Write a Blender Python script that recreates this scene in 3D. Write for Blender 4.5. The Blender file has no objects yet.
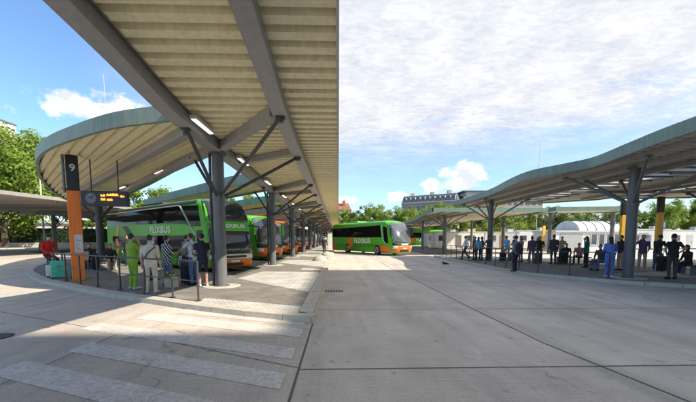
import bpy, bmesh, math, random
import numpy as np
from mathutils import Vector, Matrix, Euler
random.seed(7)
S = bpy.context.scene
COL = S.collection
PI = math.pi

# ------------------------------------------------------------------ materials
def nt(m):
    m.use_nodes = True
    n = m.node_tree
    n.nodes.clear()
    o = n.nodes.new('ShaderNodeOutputMaterial')
    b = n.nodes.new('ShaderNodeBsdfPrincipled')
    n.links.new(b.outputs[0], o.inputs[0])
    return n, b, o

def mat(name, c, rough=.6, metal=0., var=.12, scale=3., bump=0., bscale=40., c2=None, coat=0., spec=.5):
    """principled surface whose colour wanders by noise between c and c2 (or c darkened by var)"""
    m = bpy.data.materials.new(name)
    n, b, o = nt(m)
    L = n.links
    tc = n.nodes.new('ShaderNodeTexCoord')
    nz = n.nodes.new('ShaderNodeTexNoise'); nz.inputs['Scale'].default_value = scale
    nz.inputs['Detail'].default_value = 6; nz.inputs['Roughness'].default_value = .65
    L.new(tc.outputs['Object'], nz.inputs['Vector'])
    rp = n.nodes.new('ShaderNodeValToRGB')
    rp.color_ramp.elements[0].position = .32; rp.color_ramp.elements[1].position = .68
    d = c2 if c2 else tuple(x * (1 - var) for x in c)
    rp.color_ramp.elements[0].color = (*d, 1); rp.color_ramp.elements[1].color = (*c, 1)
    L.new(nz.outputs['Fac'], rp.inputs[0]); L.new(rp.outputs[0], b.inputs['Base Color'])
    b.inputs['Roughness'].default_value = rough; b.inputs['Metallic'].default_value = metal
    b.inputs['Coat Weight'].default_value = coat
    b.inputs['Specular IOR Level'].default_value = spec
    if bump:
        n2 = n.nodes.new('ShaderNodeTexNoise'); n2.inputs['Scale'].default_value = bscale; n2.inputs['Detail'].default_value = 4
        L.new(tc.outputs['Object'], n2.inputs['Vector'])
        bp = n.nodes.new('ShaderNodeBump'); bp.inputs['Strength'].default_value = bump; bp.inputs['Distance'].default_value = .02
        L.new(n2.outputs['Fac'], bp.inputs['Height']); L.new(bp.outputs[0], b.inputs['Normal'])
    return m

def emis(name, c, s):
    m = bpy.data.materials.new(name); n, b, o = nt(m)
    b.inputs['Base Color'].default_value = (*c, 1)
    b.inputs['Emission Color'].default_value = (*c, 1); b.inputs['Emission Strength'].default_value = s
    return m

def N(n, t, **k):
    x = n.nodes.new(t)
    for a, v in k.items():
        setattr(x, a, v)
    return x

def concrete(name, c, slab=(3.78, 3.6, -.5, 4.2), warm=(1.0, .97, .93), paint=None, slabvar=.16, rough=.85):
    """worn concrete slabs: tone per slab, broomed streaks, blotches, drips and tyre grime; paint = worn marking on top"""
    m = bpy.data.materials.new(name); n, b, o = nt(m); L = n.links
    tc = N(n, 'ShaderNodeTexCoord')
    def noise(scale, sv=(1, 1, 1), det=5, ro=.6):
        mp = N(n, 'ShaderNodeMapping'); mp.inputs['Scale'].default_value = sv
        L.new(tc.outputs['Object'], mp.inputs['Vector'])
        z = N(n, 'ShaderNodeTexNoise'); z.inputs['Scale'].default_value = scale
        z.inputs['Detail'].default_value = det; z.inputs['Roughness'].default_value = ro
        L.new(mp.outputs[0], z.inputs['Vector'])
        return z.outputs['Fac']
    def mr(src, a, bb, lo, hi):
        q = N(n, 'ShaderNodeMapRange'); q.inputs['From Min'].default_value = a; q.inputs['From Max'].default_value = bb
        q.inputs['To Min'].default_value = lo; q.inputs['To Max'].default_value = hi
        L.new(src, q.inputs['Value']); return q.outputs[0]
    def mul(a, bb, op='MULTIPLY'):
        q = N(n, 'ShaderNodeMath', operation=op)
        for i, v in enumerate((a, bb)):
            if isinstance(v, (int, float)): q.inputs[i].default_value = v
            else: L.new(v, q.inputs[i])
        return q.outputs[0]
    sx = N(n, 'ShaderNodeSeparateXYZ'); L.new(tc.outputs['Object'], sx.inputs[0])
    fx = mul(mul(mul(sx.outputs['X'], -slab[2], 'ADD'), 1 / slab[0]), 0, 'ADD')
    fy = mul(mul(sx.outputs['Y'], -slab[3], 'ADD'), 1 / slab[1])
    fl = [N(n, 'ShaderNodeMath', operation='FLOOR') for _ in range(2)]
    L.new(fx, fl[0].inputs[0]); L.new(fy, fl[1].inputs[0])
    cx = N(n, 'ShaderNodeCombineXYZ'); L.new(fl[0].outputs[0], cx.inputs[0]); L.new(fl[1].outputs[0], cx.inputs[1])
    wn = N(n, 'ShaderNodeTexWhiteNoise'); L.new(cx.outputs[0], wn.inputs['Vector'])
    t = mr(wn.outputs['Value'], 0, 1, 1 - slabvar, 1)
    t = mul(t, mr(noise(.45), .3, .7, .80, 1.06))
    t = mul(t, mr(noise(2.2, (1, .35, 1)), .3, .7, .86, 1.06))
    t = mul(t, mr(noise(9., (.12, 5, 1), 3), .3, .7, .90, 1.05))
    t = mul(t, mr(noise(34., (1, 1, 1), 5, .85), .3, .7, .70, 1.14))
    t = mul(t, mr(noise(150., (1, 1, 1), 2, .8), .3, .7, .78, 1.12))
    t = mul(t, mr(noise(26., (.05, 6, 1), 3, .7), .35, .7, .84, 1.06))
    t = mul(t, mr(noise(7., (1, 1, 1), 2, .5), .71, .76, 1, .62))
    vo = N(n, 'ShaderNodeTexVoronoi', feature='DISTANCE_TO_EDGE'); vo.inputs['Scale'].default_value = .33
    wp = N(n, 'ShaderNodeTexNoise'); wp.inputs['Scale'].default_value = 1.3; wp.inputs['Detail'].default_value = 6
    L.new(tc.outputs['Object'], wp.inputs['Vector'])
    va = N(n, 'ShaderNodeVectorMath', operation='ADD'); L.new(tc.outputs['Object'], va.inputs[0]); L.new(wp.outputs['Color'], va.inputs[1]); L.new(va.outputs[0], vo.inputs['Vector'])
    wob = mul(noise(.10, (.2, 1, 1), 2), 1.6)
    xx = mul(sx.outputs['X'], wob, 'ADD')
    for tx in (1.6, 3.4, 5.6, 7.5, -2.2, -5.0):
        ab = N(n, 'ShaderNodeMath', operation='ABSOLUTE'); L.new(mul(xx, -tx - .8, 'ADD'), ab.inputs[0])
        t = mul(t, mr(mul(ab.outputs[0], mul(noise(3., (1, .25, 1), 4), .35), 'ADD'), .22, .48, .90, 1.))
    ck = mr(vo.outputs['Distance'], .002, .006, .62, 1)
    t = mul(t, mul(1., mul(mul(mul(ck, -1, 'MULTIPLY'), 1, 'ADD'), mr(noise(.6, (1, 1, 1), 2), .52, .6, 0, 1)), 'SUBTRACT'))
    t = mul(t, mr(noise(3.5, (1, 1, 1), 2, .5), .66, .73, 1, .74))
    t = mul(t, mr(noise(1.1, (2.2, .10, 1), 4), .52, .72, 1, .82))
    mc = N(n, 'ShaderNodeMix', data_type='RGBA', blend_type='MULTIPLY'); mc.inputs[0].default_value = 1
    mc.inputs[6].default_value = (c * warm[0], c * warm[1], c * warm[2], 1)
    L.new(t, mc.inputs[7])
    colr = mc.outputs[2]
    if paint:
        wear = mul(mr(noise(14., (1, 1, 1), 10, .85), paint[1] - .06, paint[1] + .10, 0, paint[2]), mr(noise(1.3, (1, 1, 1), 4, .6), .3, .6, .45, 1))
        mp2 = N(n, 'ShaderNodeMix', data_type='RGBA'); L.new(wear, mp2.inputs[0]); L.new(colr, mp2.inputs[6])
        mp2.inputs[7].default_value = (paint[0], paint[0] * .985, paint[0] * .95, 1)
        colr = mp2.outputs[2]
    L.new(colr, b.inputs['Base Color']); b.inputs['Roughness'].default_value = rough
    bp = N(n, 'ShaderNodeBump'); bp.inputs['Strength'].default_value = .35; bp.inputs['Distance'].default_value = .01
    L.new(noise(60., (.5, 1.5, 1), 4, .7), bp.inputs['Height']); L.new(bp.outputs[0], b.inputs['Normal'])
    return m

def pavers(name, c, bw=.2, bh=.1, mortar=.45, rot=0., var=.3):
    m = bpy.data.materials.new(name); n, b, o = nt(m); L = n.links
    tc = N(n, 'ShaderNodeTexCoord'); mp = N(n, 'ShaderNodeMapping'); mp.inputs['Rotation'].default_value = (0, 0, rot)
    L.new(tc.outputs['Object'], mp.inputs['Vector'])
    br = N(n, 'ShaderNodeTexBrick'); br.inputs['Scale'].default_value = 1.; br.inputs['Brick Width'].default_value = bw
    br.inputs['Row Height'].default_value = bh; br.inputs['Mortar Size'].default_value = .008
    br.inputs['Color1'].default_value = (*c, 1); br.inputs['Color2'].default_value = (*[x * (1 - var) for x in c], 1)
    br.inputs['Mortar'].default_value = (*[x * mortar for x in c], 1)
    L.new(mp.outputs[0], br.inputs['Vector'])
    nz = N(n, 'ShaderNodeTexNoise'); nz.inputs['Scale'].default_value = 1.6; nz.inputs['Detail'].default_value = 7
    L.new(tc.outputs['Object'], nz.inputs['Vector'])
    q = N(n, 'ShaderNodeMapRange'); q.inputs['From Min'].default_value = .3; q.inputs['From Max'].default_value = .7
    q.inputs['To Min'].default_value = .72; q.inputs['To Max'].default_value = 1.08; L.new(nz.outputs['Fac'], q.inputs['Value'])
    mc = N(n, 'ShaderNodeMix', data_type='RGBA', blend_type='MULTIPLY'); mc.inputs[0].default_value = 1
    L.new(br.outputs['Color'], mc.inputs[6]); L.new(q.outputs[0], mc.inputs[7]); L.new(mc.outputs[2], b.inputs['Base Color'])
    b.inputs['Roughness'].default_value = .85
    bp = N(n, 'ShaderNodeBump'); bp.inputs['Strength'].default_value = .5; bp.inputs['Distance'].default_value = .01; bp.invert = True
    L.new(br.outputs['Fac'], bp.inputs['Height']); L.new(bp.outputs[0], b.inputs['Normal'])
    return m

def leafmat(name, c1, c2, c3):
    m = bpy.data.materials.new(name); n, b, o = nt(m); L = n.links
    tc = N(n, 'ShaderNodeTexCoord')
    nz = N(n, 'ShaderNodeTexNoise'); nz.inputs['Scale'].default_value = .55; nz.inputs['Detail'].default_value = 9; nz.inputs['Roughness'].default_value = .75
    L.new(tc.outputs['Object'], nz.inputs['Vector'])
    rp = N(n, 'ShaderNodeValToRGB'); e = rp.color_ramp.elements
    e[0].position = .33; e[0].color = (*c1, 1); e[1].position = .7; e[1].color = (*c3, 1)
    k = e.new(.5); k.color = (*c2, 1)
    L.new(nz.outputs['Fac'], rp.inputs[0]); L.new(rp.outputs[0], b.inputs['Base Color']); b.inputs['Roughness'].default_value = .55
    tr = N(n, 'ShaderNodeBsdfTranslucent'); L.new(rp.outputs[0], tr.inputs[0])
    mx = N(n, 'ShaderNodeMixShader'); mx.inputs[0].default_value = .45
    L.new(b.outputs[0], mx.inputs[1]); L.new(tr.outputs[0], mx.inputs[2]); L.new(mx.outputs[0], o.inputs[0])
    return m

M = dict(
    road=concrete('road_concrete', .80, warm=(1, .87, .735)), lane=concrete('lane_concrete', .78, (4.5, 4.2, -.5, 2.0), warm=(1, .865, .725)),
    zebra=concrete('worn_zebra_paint', .78, (4.5, 4.2, -.5, 2.0), paint=(.88, .475, .60), warm=(1, .87, .735)), forecourt=concrete('forecourt_concrete', .80, warm=(1, .95, .88)), bay=concrete('bay_asphalt', .15, slabvar=.05),
    joint=mat('bitumen_joint', (.11, .10, .09), .8), asphalt=mat('far_asphalt', (.20, .195, .19), .9, var=.25, scale=.4, bump=.3),
    paver=pavers('dark_pavers', (.31, .285, .25)), lpaver=pavers('light_pavers', (.58, .555, .50), .4, .4, .45, 0, .12),
    tact=pavers('tactile_pavers', (.68, .65, .58), .12, .12, .45, 0, .1), kerb=mat('granite_kerb', (.60, .54, .45), .8, var=.25, scale=6, bump=.3, bscale=90),
    steel=mat('grey_painted_steel', (.165, .165, .175), .45, var=.12, scale=1.2), beam=mat('beam_paint', (.33, .32, .315), .5, var=.07, scale=.9),
    dsteel=mat('dark_steel', (.055, .055, .06), .45), column=mat('column_paint', (.15, .155, .165), .42, var=.18, scale=1.1),
    deck=mat('cream_profiled_sheet', (.88, .80, .52), .5, var=.12, scale=.6), rdeck=mat('weathered_grey_sheet', (.88, .81, .63), .55, var=.16, scale=.7),
    fascia=mat('verdigris_fascia', (.235, .30, .235), .55, var=.22, scale=.9), roof=mat('roof_membrane', (.28, .36, .33), .8, var=.2, scale=.6),
    dfascia=mat('dark_green_fascia', (.17, .27, .215), .6, var=.2, scale=.9), drab=mat('drab_grey_sheet', (.33, .315, .285), .6, var=.15, scale=.5), lgrey=mat('light_grey_sheet', (.52, .52, .50), .6, var=.1, scale=.5),
    orange=mat('orange_pillar_paint', (.85, .20, .02), .45, var=.06), yellow=mat('yellow_pillar_paint', (.72, .43, .04), .45, var=.08),
    black=mat('black_panel', (.012, .012, .014), .35), white=mat('white_paint', (.70, .70, .68), .5, var=.12, scale=.9), paper=mat('notice_paper', (.62, .66, .66), .4, var=.2, scale=9),
    lamp=emis('lamp_diffuser', (1, .98, .9), .42), led=emis('orange_led', (1., .22, .02), 1.3),
    bgreen=mat('bus_green_paint', (.10, .46, .03), .34, var=.06, coat=.0, spec=.3), borange=mat('bus_orange_paint', (.90, .18, .02), .34, var=.05, spec=.3),
    bglass=mat('tinted_bus_glass', (.008, .009, .010), .05, var=.1, spec=.07), cscreen=mat('pale_coach_windscreen', (.20, .22, .24), .10, .5, var=.25, scale=1.5), bsilver=mat('silver_trim', (.62, .63, .64), .3, .3, var=.06),
    bwhite=mat('bus_lettering_white', (.80, .84, .76), .4, var=.04), bdark=mat('bus_dark_plastic', (.022, .022, .024), .5), bwscreen=mat('windscreen_glass', (.03, .034, .038), .05, spec=.6),
    head=mat('headlight_glass', (.7, .72, .75), .08, .2), tyre=mat('tyre_rubber', (.02, .02, .02), .8), rim=mat('wheel_rim', (.55, .55, .56), .35, .5),
    leaf1=leafmat('linden_leaves', (.07, .115, .016), (.22, .30, .035), (.37, .44, .075)), leaf2=leafmat('plane_leaves', (.09, .15, .02), (.23, .33, .045), (.36, .44, .09)),
    leaf3b=leafmat('maple_leaves', (.05, .085, .012), (.16, .24, .03), (.30, .40, .06)), leaf3=leafmat('hedge_leaves', (.012, .03, .01), (.025, .055, .016), (.05, .09, .025)), bark=mat('bark', (.10, .075, .05), .9, var=.4, scale=6, bump=.5),
    stone=mat('pale_stone_wall', (.46, .43, .37), .8, var=.15, scale=.8), plaster=mat('light_plaster', (.62, .61, .58), .8, var=.1, scale=.4),
    bwall=mat('beige_facade', (.34, .30, .26), .8, var=.15, scale=.3), slate=mat('slate_roof', (.16, .16, .18), .7, var=.2, scale=.5), rroof=mat('red_tile_roof', (.34, .13, .08), .8, var=.25, scale=.6),
    wglass=mat('window_glass', (.05, .065, .08), .08, spec=.8), shutter=mat('roller_shutter', (.40, .41, .41), .5, var=.08), red=mat('red_fabric', (.62, .02, .02), .75),
)
def skyl(name):
    m = bpy.data.materials.new(name); n, b, o = nt(m)
    tr = N(n, 'ShaderNodeBsdfTranslucent'); tr.inputs[0].default_value = (.42, .42, .39, 1); b.inputs['Base Color'].default_value = (.7, .72, .7, 1); b.inputs['Roughness'].default_value = .4
    mx = N(n, 'ShaderNodeMixShader'); mx.inputs[0].default_value = .75
    n.links.new(b.outputs[0], mx.inputs[1]); n.links.new(tr.outputs[0], mx.inputs[2]); n.links.new(mx.outputs[0], o.inputs[0]); return m
M['skylight'] = skyl('translucent_skylight')
def streak(m, c, joint=1.5):
    """adds run-off streaks and grime to a painted edge band"""
    n = m.node_tree; L = n.links; b = next(x for x in n.nodes if x.type == 'BSDF_PRINCIPLED'); src = b.inputs['Base Color'].links[0].from_socket
    tc = N(n, 'ShaderNodeTexCoord'); mp = N(n, 'ShaderNodeMapping'); mp.inputs['Scale'].default_value = (4, 4, .25); L.new(tc.outputs['Object'], mp.inputs['Vector'])
    z = N(n, 'ShaderNodeTexNoise'); z.inputs['Scale'].default_value = 2.2; z.inputs['Detail'].default_value = 7; z.inputs['Roughness'].default_value = .7; L.new(mp.outputs[0], z.inputs['Vector'])
    q = N(n, 'ShaderNodeMapRange'); q.inputs['From Min'].default_value = .38; q.inputs['From Max'].default_value = .62; q.inputs['To Min'].default_value = c; q.inputs['To Max'].default_value = 1.08; L.new(z.outputs['Fac'], q.inputs['Value'])
    mx = N(n, 'ShaderNodeMix', data_type='RGBA', blend_type='MULTIPLY'); mx.inputs[0].default_value = 1; L.new(src, mx.inputs[6]); L.new(q.outputs[0], mx.inputs[7]); L.new(mx.outputs[2], b.inputs['Base Color'])
for k_, c_ in (('fascia', .80), ('dfascia', .78), ('column', .80), ('beam', .93), ('steel', .82), ('deck', .90), ('rdeck', .88), ('orange', .88), ('white', .80), ('drab', .85), ('plaster', .85), ('bgreen', .93)): streak(M[k_], c_)
def cloth(name, c, var=.22): return mat(name, c, .85, var=var + .12, scale=6., bump=.7, bscale=11)
SK = mat('skin', (.50, .30, .22), .55, var=.08); SKD = mat('darker_skin', (.26, .14, .09), .55, var=.08)
HAIR = mat('dark_hair', (.018, .013, .011), .5, var=.3, scale=30); HAIRB = mat('brown_hair', (.07, .04, .022), .5, var=.3, scale=30)
FEAT = mat('dark_eyes', (.02, .012, .01), .4); LIP = mat('lips', (.36, .13, .11), .5)
CL = dict(lime=cloth('lime_tracksuit', (.30, .50, .05)), cream=cloth('cream_cotton', (.66, .60, .50)), black=cloth('black_cotton', (.028, .028, .031)), navy=cloth('navy_cloth', (.02, .025, .05)),
          white=cloth('white_cotton', (.75, .75, .75)), jeans=cloth('blue_denim', (.10, .19, .36)), red=cloth('red_jacket_cloth', (.60, .02, .025)), teal=cloth('teal_cloth', (.02, .22, .17)),
          lblue=cloth('light_blue_cotton', (.34, .55, .80)), sky=cloth('turquoise_cotton', (.15, .50, .62)), purple=cloth('purple_cloth', (.13, .08, .17)), grey=cloth('grey_cloth', (.24, .24, .25)),
          dgrey=cloth('charcoal_cloth', (.07, .07, .075)), blue=cloth('cornflower_blue_cloth', (.13, .24, .66)), beige=cloth('beige_cloth', (.45, .37, .27)), pink=cloth('dusty_pink_cloth', (.45, .22, .20)),
          shoew=cloth('white_shoes', (.7, .7, .68)), shoeb=cloth('black_shoes', (.02, .02, .02)), mint=cloth('mint_shell', (.12, .62, .42)))
def stripes():
    m = bpy.data.materials.new('black_white_stripe_cloth'); n, b, o = nt(m); L = n.links
    tc = N(n, 'ShaderNodeTexCoord'); w = N(n, 'ShaderNodeTexWave'); w.inputs['Scale'].default_value = 5.; w.inputs['Distortion'].default_value = 1.5
    w.bands_direction = 'DIAGONAL'; L.new(tc.outputs['Object'], w.inputs['Vector'])
    r = N(n, 'ShaderNodeValToRGB'); r.color_ramp.interpolation = 'CONSTANT'
    r.color_ramp.elements[0].color = (.015, .015, .017, 1); r.color_ramp.elements[1].position = .62; r.color_ramp.elements[1].color = (.6, .6, .58, 1)
    L.new(w.outputs['Fac'], r.inputs[0]); L.new(r.outputs[0], b.inputs['Base Color']); b.inputs['Roughness'].default_value = .85
    return m
CL['stripe'] = stripes()

# ------------------------------------------------------------------ mesh helpers
class MB:
    def __init__(s): s.v = []; s.f = []; s.m = []; s.sm = []
    def add(s, vs, fs, mi=0, smooth=False):
        b = len(s.v); s.v += [tuple(v) for v in vs]
        for f in fs:
            s.f.append([b + i for i in f]); s.m.append(mi); s.sm.append(smooth)
        return s
    def box(s, a, b, mi=0, rz=0, c=None):
        x0, y0, z0 = a; x1, y1, z1 = b
        vs = [(x0, y0, z0), (x1, y0, z0), (x1, y1, z0), (x0, y1, z0), (x0, y0, z1), (x1, y0, z1), (x1, y1, z1), (x0, y1, z1)]
        return s.add(vs, [(0, 3, 2, 1), (4, 5, 6, 7), (0, 1, 5, 4), (1, 2, 6, 5), (2, 3, 7, 6), (3, 0, 4, 7)], mi)
    def bar(s, p, q, w, h, mi=0):
        """rectangular beam from p to q, w wide, its TOP at the given z, h deep"""
        p, q = Vector(p), Vector(q); d = q - p; n = Vector((-d.y, d.x, 0)).normalized() * (w / 2); k = Vector((0, 0, h))
        vs = [p - n - k, p + n - k, p + n, p - n, q - n - k, q + n - k, q + n, q - n]
        return s.add(vs, [(0, 1, 2, 3), (7, 6, 5, 4), (0, 4, 5, 1), (1, 5, 6, 2), (2, 6, 7, 3), (3, 7, 4, 0)], mi)
    def tube(s, p, q, r0, r1=None, n=10, mi=0, caps=True):
        r1 = r0 if r1 is None else r1
        p, q = Vector(p), Vector(q); d = (q - p).normalized()
        u = d.orthogonal().normalized(); w = d.cross(u)
        vs = []
        for c, r in ((p, r0), (q, r1)):
            for i in range(n):
                a = 2 * PI * i / n; vs.append(c + (u * math.cos(a) + w * math.sin(a)) * r)
        s.add(vs, [(i, (i + 1) % n, n + (i + 1) % n, n + i) for i in range(n)], mi, True)
        if caps: s.add(vs, [tuple(range(n - 1, -1, -1)), tuple(range(n, 2 * n))], mi)
        return s
    def path(s, pts, r, n=8, mi=0):
        for a, b in zip(pts, pts[1:]): s.tube(a, b, r, r, n, mi)
        return s
    def prism(s, poly, z0, z1, mi=0, mtop=None):
        n = len(poly); vs = [(x, y, z0) for x, y in poly] + [(x, y, z1) for x, y in poly]
        s.add(vs, [(i, (i + 1) % n, n + (i + 1) % n, n + i) for i in range(n)] + [tuple(range(n - 1, -1, -1))], mi)
        return s.add(vs, [tuple(range(n, 2 * n))], mi if mtop is None else mtop)
    def sheet(s, poly, z, mi=0): return s.add([(x, y, z) for x, y in poly], [tuple(range(len(poly)))], mi)
    def lathe(s, prof, n=16, c=(0, 0, 0), axis='Z', mi=0):
        vs = []
        for r, h in prof:
            for i in range(n):
                a = 2 * PI * i / n
                if axis == 'Z': vs.append((c[0] + r * math.cos(a), c[1] + r * math.sin(a), c[2] + h))
                else: vs.append((c[0] + r * math.cos(a), c[1] + h, c[2] + r * math.sin(a)))
        fs = [(k * n + i, k * n + (i + 1) % n, (k + 1) * n + (i + 1) % n, (k + 1) * n + i) for k in range(len(prof) - 1) for i in range(n)]
        s.add(vs, fs, mi, True)
        return s.add(vs, [tuple(range(n - 1, -1, -1)), tuple(range((len(prof) - 1) * n, len(prof) * n))], mi)
    def ell(s, c, r, n=12, m=8, mi=0, th=(0, PI)):
        vs = []; c = Vector(c)
        for j in range(m + 1):
            t = th[0] + (th[1] - th[0]) * j / m
            for i in range(n):
                a = 2 * PI * i / n; vs.append((c.x + r[0] * math.sin(t) * math.cos(a), c.y + r[1] * math.sin(t) * math.sin(a), c.z + r[2] * math.cos(t)))
        return s.add(vs, [(j * n + i, (j + 1) * n + i, (j + 1) * n + (i + 1) % n, j * n + (i + 1) % n) for j in range(m) for i in range(n)], mi, True)
    def mesh(s, name, mats, org=(0, 0, 0)):
        me = bpy.data.meshes.new(name)
        o = org
        me.from_pydata([(v[0] - o[0], v[1] - o[1], v[2] - o[2]) for v in s.v], [], s.f)
        for m in (mats if isinstance(mats, (list, tuple)) else [mats]): me.materials.append(M[m] if isinstance(m, str) else m)
        me.polygons.foreach_set('material_index', s.m); me.polygons.foreach_set('use_smooth', s.sm)
        me.validate(); me.update()
        bm = bmesh.new(); bm.from_mesh(me); bmesh.ops.recalc_face_normals(bm, faces=bm.faces); bm.to_mesh(me); bm.free()
        return me
    def build(s, name, mats, parent=None, org=(0, 0, 0), bevel=0):
        ob = bpy.data.objects.new(name, s.mesh(name, mats, org)); COL.objects.link(ob)
        if parent: ob.parent = parent
        if bevel:
            b = ob.modifiers.new('bevel', 'BEVEL'); b.width = bevel; b.segments = 2; b.limit_method = 'ANGLE'
        return ob

def tag(o, label=None, cat=None, group=None, kind=None):
    for k, v in (('label', label), ('category', cat), ('group', group), ('kind', kind)):
        if v: o[k] = v
    return o
def thing(name, label, cat, loc=(0, 0, 0), rz=0, group=None):
    o = bpy.data.objects.new(name, None); COL.objects.link(o); o.location = loc; o.rotation_euler = (0, 0, rz)
    return tag(o, label, cat, group)
def copy_tree(o, parent=None):
    c = o.copy(); COL.objects.link(c)
    if parent: c.parent = parent
    for ch in list(o.children): copy_tree(ch, c)
    return c
def struct(name, mb, mats): return tag(mb.build(name, mats), kind='structure')
def text_mesh(body, size, mats, name, ext=.004, sx=1.):
    cu = bpy.data.curves.new(name, 'FONT'); cu.body = body; cu.size = size; cu.extrude = ext; cu.align_x = 'CENTER'; cu.align_y = 'CENTER'; cu.offset = size * .02
    t = bpy.data.objects.new('lettering_source', cu); COL.objects.link(t)
    bpy.context.view_layer.update()
    me = bpy.data.meshes.new_from_object(t.evaluated_get(bpy.context.evaluated_depsgraph_get()))
    bpy.data.objects.remove(t)
    me.name = name; me.materials.clear(); me.materials.append(M[mats])
    for v in me.vertices: v.co.x *= sx
    return me
def smooth_interp(tab):
    xs = [t[0] for t in tab]; ys = [t[1] for t in tab]
    def f(x):
        if x <= xs[0]: return ys[0]
        if x >= xs[-1]: return ys[-1]
        i = max(k for k in range(len(xs) - 1) if xs[k] <= x)
        h = xs[i + 1] - xs[i]; t = (x - xs[i]) / h
        d = lambda k: 0 if k in (0, len(xs) - 1) else (ys[k + 1] - ys[k - 1]) / (xs[k + 1] - xs[k - 1])
        m0, m1 = d(i) * h, d(i + 1) * h
        return (2 * t**3 - 3 * t**2 + 1) * ys[i] + (t**3 - 2 * t**2 + t) * m0 + (-2 * t**3 + 3 * t**2) * ys[i + 1] + (t**3 - t**2) * m1
    return f
def curve_pts(pts, n=5):
    """Catmull-Rom through 2-D points"""
    out = []; P = [pts[0]] + list(pts) + [pts[-1]]
    for i in range(1, len(P) - 2):
        p0, p1, p2, p3 = [np.array(P[j], float) for j in (i - 1, i, i + 1, i + 2)]
        for k in range(n):
            t = k / n
            out.append(tuple(.5 * (2 * p1 + (p2 - p0) * t + (2 * p0 - 5 * p1 + 4 * p2 - p3) * t * t + (3 * p1 - p0 - 3 * p2 + p3) * t**3)))
    out.append(tuple(pts[-1])); return out
def offset_path(pts, d):
    out = []
    for i, p in enumerate(pts):
        a = np.array(pts[max(0, i - 1)]); b = np.array(pts[min(len(pts) - 1, i + 1)]); t = (b - a) / (np.linalg.norm(b - a) + 1e-9)
        out.append((p[0] - t[1] * d, p[1] + t[0] * d))
    return out

# ------------------------------------------------------------------ camera, sky, sun
cam = bpy.data.objects.new('Camera', bpy.data.cameras.new('Camera')); COL.objects.link(cam)
F, D0 = 335., 28.
cam.data.sensor_width = 36; cam.data.lens = F / 696 * 36; cam.data.clip_end = 3000; cam.data.clip_start = .05
cam.data.shift_y = (238.5 + D0 - 201) / 696
cam.location = (0, 0, 1.68)
cam.rotation_euler = (PI / 2 - math.atan(D0 / F), 0, -math.atan(9.5 / F))
S.camera = cam
S.view_settings.view_transform = 'Standard'; S.view_settings.look = 'None'; S.view_settings.gamma = 1; S.view_settings.use_curve_mapping = False
S.view_settings.exposure = 1.84

EL = math.radians(40.6); TO_SUN = Vector((.895 * math.cos(EL), -.447 * math.cos(EL), math.sin(EL)))
sun = bpy.data.objects.new('sun', bpy.data.lights.new('sun', 'SUN')); COL.objects.link(sun)
sun.data.energy = 2.15; sun.data.angle = math.radians(.6); sun.data.color = (1, .91, .76)
sun.rotation_euler = (-TO_SUN).to_track_quat('-Z', 'Y').to_euler()

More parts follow.
